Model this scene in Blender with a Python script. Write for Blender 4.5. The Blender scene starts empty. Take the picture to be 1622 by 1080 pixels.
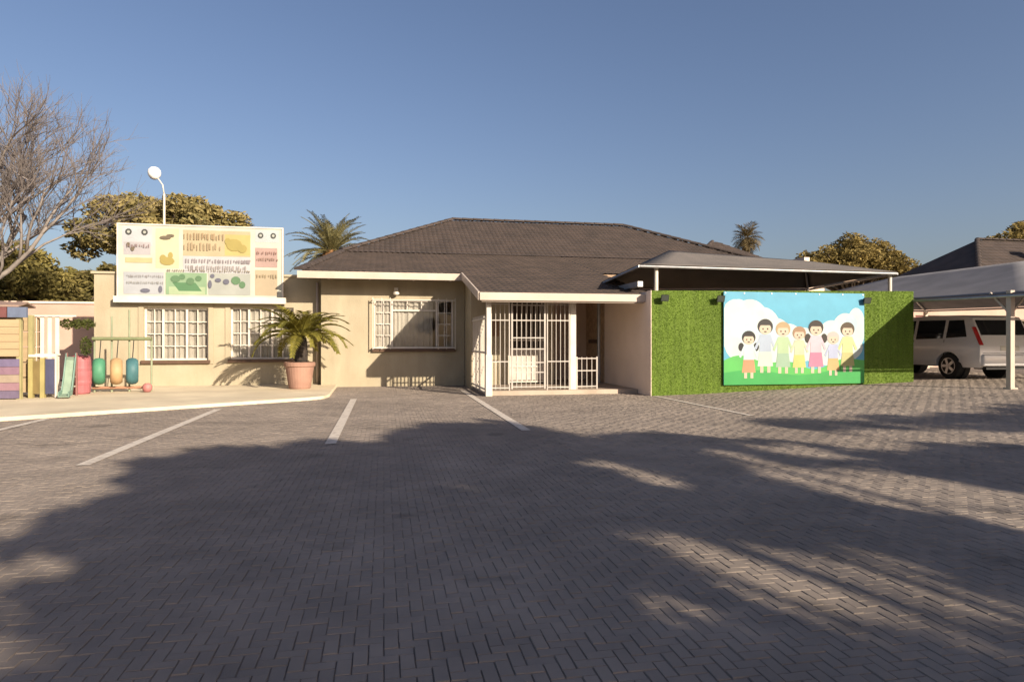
import bpy, bmesh, math, random
import numpy as np
from mathutils import Vector, Matrix, Quaternion
random.seed(7); rng = np.random.default_rng(7)
sc = bpy.context.scene
COL = sc.collection
R = math.radians
# ------------------------------------------------------------------ camera
cam_d = bpy.data.cameras.new('camera'); cam = bpy.data.objects.new('camera', cam_d); COL.objects.link(cam)
cam_d.sensor_width = 36; cam_d.lens = 36*1041/1622; cam_d.clip_start = 0.05; cam_d.clip_end = 3000
cam.location = (0, 0, 1.2); cam.rotation_euler = (R(90), 0, -math.atan(203/1041))
sc.camera = cam
# ------------------------------------------------------------------ sky, sun, exposure
SUN_TO = Vector((0.63, -1.0, 0.47)).normalized()
sun_el = math.asin(SUN_TO.z); sun_az = math.atan2(SUN_TO.x, SUN_TO.y)
w = bpy.data.worlds.new('World'); sc.world = w; w.use_nodes = True
nt = w.node_tree; nt.nodes.clear()
wo = nt.nodes.new('ShaderNodeOutputWorld'); bg = nt.nodes.new('ShaderNodeBackground'); sky = nt.nodes.new('ShaderNodeTexSky')
sky.sky_type = 'NISHITA'; sky.sun_disc = False; sky.sun_elevation = sun_el; sky.sun_rotation = sun_az
sky.air_density = 1.25; sky.dust_density = 5.5; sky.ozone_density = 2.4; sky.altitude = 1000
bg.inputs['Strength'].default_value = 0.066
wb_ = nt.nodes.new('ShaderNodeMix'); wb_.data_type = 'RGBA'; wb_.blend_type = 'MULTIPLY'; wb_.inputs[0].default_value = 1; wb_.inputs[7].default_value = (1.03, .955, 1.03, 1)
nt.links.new(sky.outputs[0], wb_.inputs[6]); nt.links.new(wb_.outputs[2], bg.inputs[0]); nt.links.new(bg.outputs[0], wo.inputs[0])
sl = bpy.data.lights.new('sun', 'SUN'); sl.energy = 5.0; sl.angle = R(0.45); sl.color = (1.0, 0.86, 0.68)
so = bpy.data.objects.new('sun', sl); COL.objects.link(so)
so.rotation_euler = (-SUN_TO).to_track_quat('-Z', 'Y').to_euler(); so.location = SUN_TO*60
sc.view_settings.view_transform = 'Standard'; sc.view_settings.look = 'None'
sc.view_settings.exposure = 0.86; sc.view_settings.gamma = 1.0; sc.view_settings.use_curve_mapping = False

# ------------------------------------------------------------------ materials
MATS = {}
def mat(name, c1, c2=None, scale=4.0, rough=0.85, bump=0.0, bscale=60.0, spec=0.3, metal=0.0, stretch=None,
        island=0.0, objrand=0.0, contrast=(0.35, 0.65), transl=0.0, coat=0.0, detail=4, stain=None):
    if name in MATS: return MATS[name]
    m = bpy.data.materials.new(name); m.use_nodes = True; n = m.node_tree; L = n.links.new
    p = n.nodes['Principled BSDF']; out = n.nodes['Material Output']
    p.inputs['Roughness'].default_value = rough; p.inputs['Metallic'].default_value = metal
    p.inputs['Specular IOR Level'].default_value = spec; p.inputs['Coat Weight'].default_value = coat
    c2 = c2 or tuple(x*0.82 for x in c1)
    geo = n.nodes.new('ShaderNodeNewGeometry'); vec = geo.outputs['Position']
    if stretch:
        mp = n.nodes.new('ShaderNodeMapping'); mp.inputs['Scale'].default_value = stretch; L(vec, mp.inputs[0]); vec = mp.outputs[0]
    no = n.nodes.new('ShaderNodeTexNoise'); no.inputs['Scale'].default_value = scale; no.inputs['Detail'].default_value = detail; L(vec, no.inputs[0])
    mr = n.nodes.new('ShaderNodeMapRange'); mr.inputs[1].default_value = contrast[0]; mr.inputs[2].default_value = contrast[1]; L(no.outputs[0], mr.inputs[0])
    fac = mr.outputs[0]
    if island or objrand:
        oi = n.nodes.new('ShaderNodeObjectInfo')
        ad = n.nodes.new('ShaderNodeMath'); ad.operation = 'ADD'
        if island: L(geo.outputs['Random Per Island'], ad.inputs[0])
        else: ad.inputs[0].default_value = 0
        if objrand: L(oi.outputs['Random'], ad.inputs[1])
        else: ad.inputs[1].default_value = 0
        fr = n.nodes.new('ShaderNodeMath'); fr.operation = 'FRACT'; L(ad.outputs[0], fr.inputs[0])
        mx = n.nodes.new('ShaderNodeMix'); mx.inputs[0].default_value = max(island, objrand); L(fac, mx.inputs[2]); L(fr.outputs[0], mx.inputs[3]); fac = mx.outputs[0]
    cm = n.nodes.new('ShaderNodeMix'); cm.data_type = 'RGBA'; L(fac, cm.inputs[0])
    cm.inputs[6].default_value = (*c1, 1); cm.inputs[7].default_value = (*c2, 1)
    if stain:
        sc_, st_, lo, hi = stain; ns = n.nodes.new('ShaderNodeTexNoise'); ns.inputs['Scale'].default_value = sc_; ns.inputs['Detail'].default_value = 8; ns.inputs['Roughness'].default_value = .62
        sm_ = n.nodes.new('ShaderNodeMapping'); sm_.inputs['Scale'].default_value = st_; L(geo.outputs['Position'], sm_.inputs[0]); L(sm_.outputs[0], ns.inputs[0])
        r2 = n.nodes.new('ShaderNodeMapRange'); r2.inputs[1].default_value = .3; r2.inputs[2].default_value = .62; r2.inputs[3].default_value = lo; r2.inputs[4].default_value = hi; L(ns.outputs[0], r2.inputs[0])
        mu = n.nodes.new('ShaderNodeMix'); mu.data_type = 'RGBA'; mu.blend_type = 'MULTIPLY'; mu.inputs[0].default_value = 1; L(cm.outputs[2], mu.inputs[6]); L(r2.outputs[0], mu.inputs[7]); cm = mu
        if len(stain) == 4 and name == 'paver_brick':      # oil drips left by parked cars
            n3 = n.nodes.new('ShaderNodeTexNoise'); n3.inputs['Scale'].default_value = 1.7; n3.inputs['Detail'].default_value = 5; L(geo.outputs['Position'], n3.inputs[0])
            r3 = n.nodes.new('ShaderNodeMapRange'); r3.inputs[1].default_value = .62; r3.inputs[2].default_value = .72; r3.inputs[3].default_value = 1; r3.inputs[4].default_value = .66; L(n3.outputs[0], r3.inputs[0])
            m3 = n.nodes.new('ShaderNodeMix'); m3.data_type = 'RGBA'; m3.blend_type = 'MULTIPLY'; m3.inputs[0].default_value = 1; L(cm.outputs[2], m3.inputs[6]); L(r3.outputs[0], m3.inputs[7]); cm = m3
    L(cm.outputs[2], p.inputs['Base Color'])
    if bump:
        nb = n.nodes.new('ShaderNodeTexNoise'); nb.inputs['Scale'].default_value = bscale; nb.inputs['Detail'].default_value = 3; L(vec, nb.inputs[0])
        bp = n.nodes.new('ShaderNodeBump'); bp.inputs['Strength'].default_value = bump; bp.inputs['Distance'].default_value = 0.02
        L(nb.outputs[0], bp.inputs['Height']); L(bp.outputs[0], p.inputs['Normal'])
    if transl:
        tr = n.nodes.new('ShaderNodeBsdfTranslucent'); L(cm.outputs[2], tr.inputs[0])
        ms = n.nodes.new('ShaderNodeMixShader'); ms.inputs[0].default_value = transl
        L(p.outputs[0], ms.inputs[1]); L(tr.outputs[0], ms.inputs[2]); L(ms.outputs[0], out.inputs[0])
    MATS[name] = m; return m
def glass_mat():
    m = bpy.data.materials.new('window_glass'); m.use_nodes = True; n = m.node_tree; n.nodes.remove(n.nodes['Principled BSDF'])
    out = n.nodes['Material Output']; t = n.nodes.new('ShaderNodeBsdfTransparent'); t.inputs[0].default_value = (.97, .975, .97, 1)
    g = n.nodes.new('ShaderNodeBsdfGlossy'); g.inputs['Roughness'].default_value = 0.03
    lw = n.nodes.new('ShaderNodeFresnel'); lw.inputs[0].default_value = 1.42
    no = n.nodes.new('ShaderNodeTexNoise'); no.inputs['Scale'].default_value = 1.6
    bp = n.nodes.new('ShaderNodeBump'); bp.inputs['Strength'].default_value = 0.05; n.links.new(no.outputs[0], bp.inputs['Height']); n.links.new(bp.outputs[0], g.inputs['Normal'])
    ms = n.nodes.new('ShaderNodeMixShader'); n.links.new(lw.outputs[0], ms.inputs[0]); n.links.new(t.outputs[0], ms.inputs[1]); n.links.new(g.outputs[0], ms.inputs[2])
    n.links.new(ms.outputs[0], out.inputs[0]); return m
GLASS = glass_mat()
CREAM = mat('cream_plaster', (.39, .338, .240), (.352, .30, .206), scale=1.3, bump=.25, bscale=45, stain=(1.6, (1.6, 1.6, .35), .86, 1.03))
TANP = mat('tan_plaster', (.76, .60, .49), (.69, .54, .43), scale=1.2, bump=.3, bscale=40)
ENDP = mat('pale_pink_plaster', (.84, .69, .58), (.76, .62, .51), scale=1.2, bump=.3, bscale=40)
BROWNW = mat('rough_tan_facing', (.74, .55, .38), (.58, .41, .27), scale=7, bump=.8, bscale=22)
WHITE = mat('white_paint', (.62, .57, .50), (.54, .49, .42), scale=3, rough=.5)
FASCIA = mat('pale_fascia_paint', (.50, .42, .35), (.44, .365, .30), scale=2.5, rough=.5)
GREYST = mat('galvanised_steel', (.42, .42, .42), (.34, .34, .34), scale=6, rough=.4, metal=.6)
TILE = mat('roof_tile', (.072, .054, .046), (.050, .039, .034), scale=1.8, bump=.35, bscale=40, rough=.9)
RIDGE = mat('ridge_tile', (.066, .051, .044), (.048, .038, .034), scale=3, objrand=.6, rough=.9)
DECK = mat('roof_underside_board', (.34, .24, .16), (.26, .18, .12), scale=2, stretch=(1, .2, 1))
SILL = mat('dark_brown_sill', (.12, .07, .045), (.08, .05, .035), scale=6, rough=.6)
CURT = mat('beige_curtain', (.50, .46, .40), (.40, .36, .31), scale=3, transl=.2)
DARK = mat('dark_interior', (.03, .027, .025), (.02, .018, .018))
BRICK = mat('paver_brick', (.272, .226, .188), (.200, .167, .141), scale=2.2, rough=.9, bump=.2, bscale=140, island=.34, objrand=.34, stain=(.45, (1, 1, 1), .80, 1.10))
SAND = mat('joint_sand', (.18, .145, .12), (.135, .108, .09), scale=6, bump=.4, bscale=90)
EARTH = mat('dry_earth', (.30, .24, .17), (.20, .17, .10), scale=.35, bump=.3)
CONC = mat('cream_concrete', (.66, .57, .41), (.58, .49, .35), scale=1.1, bump=.25, bscale=50, detail=7, stain=(.9, (1, 1, 1), .82, 1.04))
PAINT = mat('worn_line_paint', (.56, .50, .43), (.36, .31, .265), scale=9, contrast=(.5, .72), detail=6, bump=.2)
TURF = mat('artificial_turf', (.22, .34, .043), (.15, .255, .027), scale=2.5, stretch=(4, 4, .35), rough=.75, island=.45, transl=.15)
TURFB = mat('turf_backing', (.11, .17, .022), (.08, .125, .017), scale=3, stretch=(5, 5, .4))
TERRA = mat('terracotta', (.33, .195, .145), (.27, .155, .115), scale=4, bump=.2)
BARK = mat('bark', (.16, .12, .09), (.09, .07, .05), scale=8, bump=.6, bscale=30, stretch=(1, 1, .3))
GBARK = mat('grey_bark', (.24, .21, .19), (.16, .14, .125), scale=5)
RUBBER = mat('black_rubber', (.02, .02, .02), (.03, .03, .03), rough=.8)
def flat(name, c, rough=.6, **k): return mat(name, c, tuple(x*.9 for x in c), scale=3, rough=rough, **k)

# ------------------------------------------------------------------ builders
OFF = {}
def link(o, parent=None):
    COL.objects.link(o)
    if parent is not None: o.parent = parent
    OFF[o.name] = OFF[parent.name].copy() if parent is not None else Vector((0, 0, 0))
    return o
def tag(o, label=None, cat=None, group=None, kind=None):
    if label: o['label'] = label
    if cat: o['category'] = cat
    if group: o['group'] = group
    if kind: o['kind'] = kind
    return o
def thing(name, loc, label, cat, group=None):
    o = bpy.data.objects.new(name, None); o.empty_display_size = .2; COL.objects.link(o); o.location = loc; OFF[o.name] = Vector(loc)
    return tag(o, label, cat, group)
class MB:
    """collects shapes in world coordinates, then links them as one mesh object"""
    def __init__(s): s.v = []; s.f = []; s.mi = []; s.cur = 0
    def add(s, vs, fs):
        b = len(s.v); s.v.extend([tuple(q) for q in vs]); s.f.extend([tuple(i+b for i in q) for q in fs]); s.mi.extend([s.cur]*len(fs)); return s
    def box(s, x0, x1, y0, y1, z0, z1):
        return s.add([(x0,y0,z0),(x1,y0,z0),(x1,y1,z0),(x0,y1,z0),(x0,y0,z1),(x1,y0,z1),(x1,y1,z1),(x0,y1,z1)],
                     [(3,2,1,0),(4,5,6,7),(0,1,5,4),(1,2,6,5),(2,3,7,6),(3,0,4,7)])
    def tube(s, pts, rad, n=8, cap=True):
        pts = [Vector(p) for p in pts]
        if not hasattr(rad, '__len__'): rad = [rad]*len(pts)
        rings = []; up = None
        for i, p in enumerate(pts):
            t = (pts[min(i+1, len(pts)-1)] - pts[max(i-1, 0)]).normalized()
            if up is None: up = t.orthogonal().normalized()
            up = (up - t*up.dot(t)); up = up.normalized() if up.length > 1e-6 else t.orthogonal().normalized()
            sd = t.cross(up)
            rings.append([p + (up*math.cos(2*math.pi*k/n) + sd*math.sin(2*math.pi*k/n))*rad[i] for k in range(n)])
        vs = [q for r in rings for q in r]; fs = []
        for i in range(len(pts)-1):
            for k in range(n): fs.append((i*n+k, i*n+(k+1) % n, (i+1)*n+(k+1) % n, (i+1)*n+k))
        if cap: fs.append(tuple(reversed(range(n)))); fs.append(tuple(range((len(pts)-1)*n, len(pts)*n)))
        return s.add(vs, fs)
    def bar(s, a, b, wx, wz):
        """rectangular bar between two points"""
        a, b = Vector(a), Vector(b); t = (b-a).normalized()
        u = Vector((0, 0, 1)) if abs(t.z) < .9 else Vector((0, 1, 0))
        sd = t.cross(u).normalized(); up = sd.cross(t).normalized()
        vs = [p + sd*sx*wx/2 + up*sz*wz/2 for p in (a, b) for sx, sz in ((-1,-1),(1,-1),(1,1),(-1,1))]
        return s.add(vs, [(0,1,2,3),(7,6,5,4),(0,4,5,1),(1,5,6,2),(2,6,7,3),(3,7,4,0)])
    def lathe(s, c, prof, n=24):
        c = Vector(c); vs = []; fs = []
        for r_, z in prof:
            for k in range(n): vs.append(c + Vector((r_*math.cos(2*math.pi*k/n), r_*math.sin(2*math.pi*k/n), z)))
        for i in range(len(prof)-1):
            for k in range(n): fs.append((i*n+k, i*n+(k+1) % n, (i+1)*n+(k+1) % n, (i+1)*n+k))
        fs.append(tuple(reversed(range(n)))); fs.append(tuple(range((len(prof)-1)*n, len(prof)*n)))
        return s.add(vs, fs)
    def prism(s, poly, dz):
        """poly: list of 3D points (CCW from above), extruded down by dz"""
        n = len(poly); t = [Vector(p) for p in poly]; b = [p - Vector((0, 0, dz)) for p in t]
        fs = [tuple(range(n)), tuple(reversed(range(n, 2*n)))] + [((i+1) % n, i, n+i, n+(i+1) % n) for i in range(n)]
        return s.add(t+b, fs)
    def build(s, name, m, parent=None, smooth=False, bevel=0, label=None):
        me = bpy.data.meshes.new(name); off = OFF[parent.name] if parent is not None else Vector((0, 0, 0))
        me.from_pydata([(a-off.x, b-off.y, c-off.z) for a, b, c in s.v], [], s.f)
        ms = m if isinstance(m, (list, tuple)) else [m]
        for q in ms: me.materials.append(q)
        if len(ms) > 1: me.polygons.foreach_set('material_index', s.mi)
        me.update()
        if smooth: me.polygons.foreach_set('use_smooth', [True]*len(me.polygons))
        o = link(bpy.data.objects.new(name, me), parent)
        if bevel:
            b = o.modifiers.new('bevel', 'BEVEL'); b.width = bevel; b.segments = 2; b.limit_method = 'ANGLE'
        if label: o['label'] = label
        return o
def np_mesh(name, V, F, m, parent=None, smooth=False):
    """V (n,3) F (m,k) arrays"""
    off = np.array(OFF[parent.name]) if parent is not None else np.zeros(3)
    V = (np.asarray(V) - off).astype(np.float32); F = np.asarray(F, dtype=np.int32); k = F.shape[1]
    me = bpy.data.meshes.new(name); me.vertices.add(len(V)); me.vertices.foreach_set('co', V.ravel())
    me.loops.add(F.size); me.loops.foreach_set('vertex_index', F.ravel())
    me.polygons.add(len(F)); me.polygons.foreach_set('loop_start', np.arange(0, F.size, k, dtype=np.int32))
    me.polygons.foreach_set('loop_total', np.full(len(F), k, dtype=np.int32))
    me.polygons.foreach_set('use_smooth', np.full(len(F), smooth, dtype=bool))
    me.materials.append(m); me.update(calc_edges=True); me.validate()
    return link(bpy.data.objects.new(name, me), parent)
def wall_grid(mb, x0, x1, z0, z1, y0, y1, holes=()):
    """wall slab along X between y0 (front) and y1 with rectangular openings (hx0,hx1,hz0,hz1)"""
    xs = sorted({x0, x1, *[h[0] for h in holes], *[h[1] for h in holes]}); zs = sorted({z0, z1, *[h[2] for h in holes], *[h[3] for h in holes]})
    def solid(i, j):
        if not (0 <= i < len(xs)-1 and 0 <= j < len(zs)-1): return False
        cx, cz = (xs[i]+xs[i+1])/2, (zs[j]+zs[j+1])/2
        return not any(h[0] < cx < h[1] and h[2] < cz < h[3] for h in holes)
    for i in range(len(xs)-1):
        for j in range(len(zs)-1):
            if not solid(i, j): continue
            a, b, c, d = xs[i], xs[i+1], zs[j], zs[j+1]
            mb.add([(a,y0,c),(b,y0,c),(b,y0,d),(a,y0,d)], [(0,1,2,3)]); mb.add([(a,y1,c),(b,y1,c),(b,y1,d),(a,y1,d)], [(3,2,1,0)])
            if not solid(i-1, j): mb.add([(a,y0,c),(a,y1,c),(a,y1,d),(a,y0,d)], [(3,2,1,0)])
            if not solid(i+1, j): mb.add([(b,y0,c),(b,y1,c),(b,y1,d),(b,y0,d)], [(0,1,2,3)])
            if not solid(i, j-1): mb.add([(a,y0,c),(b,y0,c),(b,y1,c),(a,y1,c)], [(3,2,1,0)])
            if not solid(i, j+1): mb.add([(a,y0,d),(b,y0,d),(b,y1,d),(a,y1,d)], [(0,1,2,3)])
def copy_tree(o, parent=None):
    c = o.copy(); COL.objects.link(c)
    if parent is not None: c.parent = parent
    OFF[c.name] = OFF.get(o.name, Vector()).copy()
    for ch in list(o.children): copy_tree(ch, c)
    return c

# ------------------------------------------------------------------ ground and paving
def gz(X):
    """the yard rises gently towards the carport on the right"""
    t = min(max((X-5.7)/7.5, 0), 1); return .25*(t*.55 + .45*(3*t*t-2*t*t*t))
xs = [-400, -60, -12, 0] + [5.7+i*.5 for i in range(16)] + [16, 40, 400]; ys = [-300, -20, 0, 20, 60, 700]
m_ = MB(); n_ = len(ys)
m_.add([(x, y, gz(x)-.06) for x in xs for y in ys], [(i*n_+j, (i+1)*n_+j, (i+1)*n_+j+1, i*n_+j+1) for i in range(len(xs)-1) for j in range(n_-1)])
tag(m_.build('ground', EARTH), kind='structure')
# joint bed of the paving
xs = [-14, 0] + [5.7+i*.5 for i in range(16)] + [16, 22]; m_ = MB()
m_.add([(x, y, gz(x)-.0055) for x in xs for y in (-12, 24)], [(2*i, 2*i+2, 2*i+3, 2*i+1) for i in range(len(xs)-1)])
paving = tag(m_.build('paving', SAND), kind='structure')
S_, C_ = math.sin(math.atan(203/1041)), math.cos(math.atan(203/1041))
Wb = .058; pieces = []
for c in range(-210, 310):
    for r_ in range(8, 312):
        k = (c-r_) % 4
        if k == 0: cx, cy, rot = (c+1)*Wb, (r_+.5)*Wb, 0
        elif k == 3: cx, cy, rot = (c+.5)*Wb, (r_+1)*Wb, 1
        else: continue
        d = cx*S_ + cy*C_; rr = cx*C_ - cy*S_
        if d < 1.2 or abs(rr) > .84*d + 1.2: continue
        if cx < -1.25 and cy > 14.05+(cx+1.13)*.65+.06 and cy > 9: continue      # under the concrete apron
        pieces.append((cx, cy, rot, d, rr))
def brick_shape(detail):
    a, b, e = .0569, .0279, .0026
    v = [(-a,-b,-.008),(a,-b,-.008),(a,b,-.008),(-a,b,-.008)]; z = -.0022
    v += [(-a,-b,z),(a,-b,z),(a,b,z),(-a,b,z)] + [(-a+e,-b+e,0),(a-e,-b+e,0),(a-e,b-e,0),(-a+e,b-e,0)]
    f = []
    for o in (0, 4):
        for i in range(4): f.append((o+i, o+(i+1) % 4, o+4+(i+1) % 4, o+4+i))
    f.append((8, 9, 10, 11)); return np.array(v), np.array(f)
BV, BF = brick_shape(True)
vis = [p for p in pieces if p[3] > 2.15 and abs(p[4]) < .78*p[3]]
vis.sort(key=lambda p: p[3]); near = set(id(p) for p in vis[:300])
bm_me = bpy.data.meshes.new('brick'); bm_me.from_pydata([tuple(q) for q in BV*np.array([1, 1, 3.0])], [], [tuple(int(x) for x in q) for q in BF]); bm_me.materials.append(BRICK)
FV = BV[[0, 1, 2, 3, 8, 9, 10, 11]]*np.array([1.02, 1.02, 1]); F5 = BF[:4].tolist(); F5 = np.array(F5 + [[4, 5, 6, 7]])
VV, FF = [], []; nb = 0
for p in pieces:
    cx, cy, rot, d, rr = p; jz = random.uniform(-.0022, .0022); ja = random.uniform(-.012, .012); tx, ty = random.gauss(0, .005), random.gauss(0, .005)
    if id(p) in near:
        o = bpy.data.objects.new('brick', bm_me); COL.objects.link(o); o.parent = paving
        o.location = (cx, cy, gz(cx)+jz); o.rotation_euler = (tx, ty, rot*math.pi/2 + ja); continue
    ca, sa = math.cos(rot*math.pi/2+ja), math.sin(rot*math.pi/2+ja)
    B0, B1 = (BV, BF) if d < 7.5 else (FV, F5)
    X = B0[:, 0]*ca - B0[:, 1]*sa; Y = B0[:, 0]*sa + B0[:, 1]*ca
    sl_ = (gz(cx+.05)-gz(cx-.05))/.1
    Z = B0[:, 2] + gz(cx) + jz + X*(sl_ + ty) + Y*tx
    VV.append(np.stack([X+cx, Y+cy, Z], 1)); FF.append(B1 + nb); nb += len(B0)
fld = np_mesh('brick_field', np.concatenate(VV), np.concatenate(FF), BRICK, paving); tag(fld, 'grey brown pavers laid in herringbone across the yard', kind='stuff')
# painted bay lines
def line(x, y0, y1, label, wd=.125, x2=None):
    x2 = x if x2 is None else x2; m_ = MB(); N = 14
    for i in range(N):
        a, b = i/N, (i+1)/N
        xa, xb = x+(x2-x)*a, x+(x2-x)*b; ya, yb = y0+(y1-y0)*a, y0+(y1-y0)*b
        za, zb = gz(xa)+.007, gz(xb)+.007
        m_.add([(xa-wd/2,ya,za),(xa+wd/2,ya,za),(xb+wd/2,yb,zb),(xb-wd/2,yb,zb)], [(0,1,2,3)])
    o = m_.build('parking_line', PAINT); tag(o, label, 'parking line', 'painted lines between the parking bays'); return o
line(-5.08, 9.2, 11.3, 'white parking line at the far left, ending at the concrete apron', .12)
line(-2.85, 7.0, 12.3, 'long white parking line running down from the middle of the apron')
line(-.61, 7.9, 13.9, 'white parking line in front of the bay window, near the apron corner')
line(1.87, 8.6, 16.0, 'white parking line running from the porch post into the tree shade')
line(5.78, 9.6, 13.4, 'cream parking line starting at the corner of the green turf wall', .09)
# concrete apron in front of the left wing
m_ = MB(); za = .06
m_.prism([(-16, 4.4, za), (-5.64, 11.12, za), (-1.5, 13.82, za), (-1.22, 14.15, za), (-1.15, 14.6, za), (-1.2, 17.69, za), (-1.7, 17.72, za), (-1.7, 18.3, za), (-16, 18.3, za)], .12)
tag(m_.build('concrete_apron', CONC, bevel=.015), kind='structure')

# ------------------------------------------------------------------ house
house = thing('house', (2, 18, 0), 'cream single-storey house with brown tiled hip roof and white trim', 'house')
def zroof(Y): return 2.2 + .232*(Y-13.9)
w1 = (-5.96, -4.43, .71, 2.05); w2 = (-3.90, -2.33, .73, 2.07); wb = (-.25, 1.84, 1.0, 2.30)
m_ = MB(); wall_grid(m_, -7.1, -1.62, 0, 2.88, 18.1, 18.3, [w1, w2])
m_.box(-7.1, -6.9, 18.3, 24, 0, 2.879); m_.box(-6.9, -1.62, 23.8, 24, 0, 2.879)
m_.build('wing_wall', CREAM, house)
m_ = MB(); m_.box(-6.9, -1.8, 18.3, 23.8, 2.62, 2.74); m_.build('flat_roof', DECK, house)
m_ = MB(); m_.box(-7.16, -1.85, 18.05, 18.33, 2.882, 2.94); m_.build('parapet_coping', CREAM, house)
m_ = MB(); wall_grid(m_, -1.6, 2.14, 0, 3.0, 17.7, 17.9, [wb]); m_.box(-1.6, -1.4, 17.9, 24, 0, 3.0); m_.build('bay_wall', CREAM, house)
# porch walls
door_o = (3.10, 4.10, .1, 2.25)
m_ = MB(); wall_grid(m_, 2.15, 4.3, 0, 2.66, 16.4, 16.58, [door_o]); m_.box(2.15, 2.33, 16.58, 17.70, 0, 2.8); m_.box(4.12, 4.3, 16.58, 19.5, 0, 2.66)
m_.build('porch_wall', CREAM, house)
m_ = MB(); m_.box(4.3, 5.73, 18.2, 18.4, 0, 3.0); m_.box(5.93, 14, 19.5, 19.7, 0, 3.1); m_.box(13.8, 14, 19.7, 29, 0, 4.0); m_.build('rear_wall', TANP, house)
m_ = MB(); m_.box(-1.2, 14, 29, 29.2, 0, 4.0); m_.box(-1.4, 13.6, 22.5, 22.7, 0, 4.2); m_.build('back_wall', TANP, house)
m_ = MB(); m_.box(2.22, 5.72, 14.25, 19.5, -.05, .10); m_.build('porch_floor', mat('porch_screed', (.42, .34, .27), (.33, .27, .21), scale=2), house)
# lower roof: deck + tile sheets
def tile_sheet(name, O, U, V, wid, length, clips, parent, nm=TILE, per=.17, row=.33):
    O, U, V = Vector(O), Vector(U).normalized(), Vector(V).normalized(); N = U.cross(V).normalized()
    nu = int(wid/per*4)+1; us = np.linspace(0, wid, nu); prof = .016*np.abs(np.sin(us/per*math.pi))
    rows = int(math.ceil(length/row)); lines = []
    for i in range(rows):
        lines.append((i*row, .030)); lines.append((min((i+1)*row, length), .006))
    P = []
    for v, h in lines:
        P.append(np.array(O)[None] + us[:, None]*np.array(U)[None] + v*np.array(V)[None] + (prof+h)[:, None]*np.array(N)[None])
    P = np.concatenate(P); F = []
    for j in range(len(lines)-1):
        b = np.arange(nu-1) + j*nu; F.append(np.stack([b, b+1, b+1+nu, b+nu], 1))
    o = np_mesh(name, P, np.concatenate(F), nm, parent)
    if clips:
        bm = bmesh.new(); bm.from_mesh(o.data); off = OFF[o.name]
        for co, no in clips:
            bmesh.ops.bisect_plane(bm, geom=bm.verts[:]+bm.edges[:]+bm.faces[:], plane_co=Vector(co)-off, plane_no=Vector(no), clear_outer=True)
        bm.to_mesh(o.data); bm.free()
    o['kind'] = 'stuff'; return o
roof_lo = MB()
roof_lo.prism([(-2.05, 17.0, zroof(17.0)), (2.0, 17.0, zroof(17)), (2.0, 22.2, zroof(22.2)), (-1.3, 22.2, zroof(22.2))], .07)
roof_lo.prism([(2.004, 13.9, 2.2), (5.95, 13.9, 2.2), (5.95, 22.2, zroof(22.2)), (2.004, 22.2, zroof(22.2))], .07)
roof_lo.prism([(5.954, 17.6, zroof(17.6)), (14.2, 17.6, zroof(17.6)), (14.2, 22.2, zroof(22.2)), (5.954, 22.2, zroof(22.2))], .07)
rl = roof_lo.build('verandah_roof', DECK, house)
sl = math.hypot(1, .232)
tile_sheet('roof_tiles', (-2.1, 16.97, zroof(16.97)), (1, 0, 0), (0, 1, .232), 4.13, 5.1*sl, [((-2.09, 16.97, 0), Vector((-5.2, .8, 0)))], rl)
tile_sheet('roof_tiles', (2.03, 13.86, zroof(13.86)), (1, 0, 0), (0, 1, .232), 3.95, 8.2*sl, [], rl)
tile_sheet('roof_tiles', (5.98, 17.56, zroof(17.56)), (1, 0, 0), (0, 1, .232), 8.3, 4.5*sl, [], rl)
# upper hip roof
EZ = zroof(21.9)+.02; RZ = EZ+4*.466; X0, X1, Y0, Y1 = -1.35, 13.75, 21.9, 29.9; RA, RB = (X0+4, 25.9, RZ), (X1-4, 25.9, RZ)
m_ = MB(); e = .03
m_.add([(X0,Y0,EZ-e),(X1,Y0,EZ-e),(X1,Y1,EZ-e),(X0,Y1,EZ-e),(RA[0],RA[1],RZ-e),(RB[0],RB[1],RZ-e)], [(0,1,5,4),(1,2,5),(2,3,4,5),(3,0,4),(3,2,1,0)])
ru = m_.build('main_roof', DECK, house); sl2 = math.hypot(1, .466)
tile_sheet('roof_tiles', (X0, Y0-.02, EZ-.01), (1,0,0), (0,1,.466), X1-X0, 4*sl2, [((X0,Y0,0), (-1,1,0)), ((X1,Y0,0), (1,1,0))], ru)
tile_sheet('roof_tiles', (X0, Y1, EZ), (0,-1,0), (1,0,.466), 8, 4*sl2, [((X0,Y0,0), (1,-1,0)), ((X0,Y1,0), (1,1,0))], ru)
tile_sheet('roof_tiles', (X1, Y0, EZ), (0,1,0), (-1,0,.466), 8, 4*sl2, [((X1,Y0,0), (-1,-1,0)), ((X1,Y1,0), (-1,1,0))], ru)
tile_sheet('roof_tiles', (X1, Y1, EZ), (-1,0,0), (0,-1,.466), X1-X0, 4*sl2, [((X0,Y1,0), (-1,-1,0)), ((X1,Y1,0), (1,-1,0))], ru)
cap = MB(); nseg = 7
vs = []; L_ = .44
for x, rr_ in ((-L_/2, .125), (L_/2, .105)):
    for k in range(nseg+1):
        an = math.pi*(k/nseg); vs.append((x, rr_*math.cos(an), .085*math.sin(an)-.01 + (.012 if x < 0 else 0)))
cap.add(vs, [(k, k+1, nseg+2+k, nseg+1+k) for k in range(nseg)] + [tuple(range(nseg+1)), tuple(reversed(range(nseg+1, 2*nseg+2)))])
capme = bpy.data.meshes.new('ridge_cap'); capme.from_pydata(cap.v, [], cap.f); capme.materials.append(RIDGE)
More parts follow.
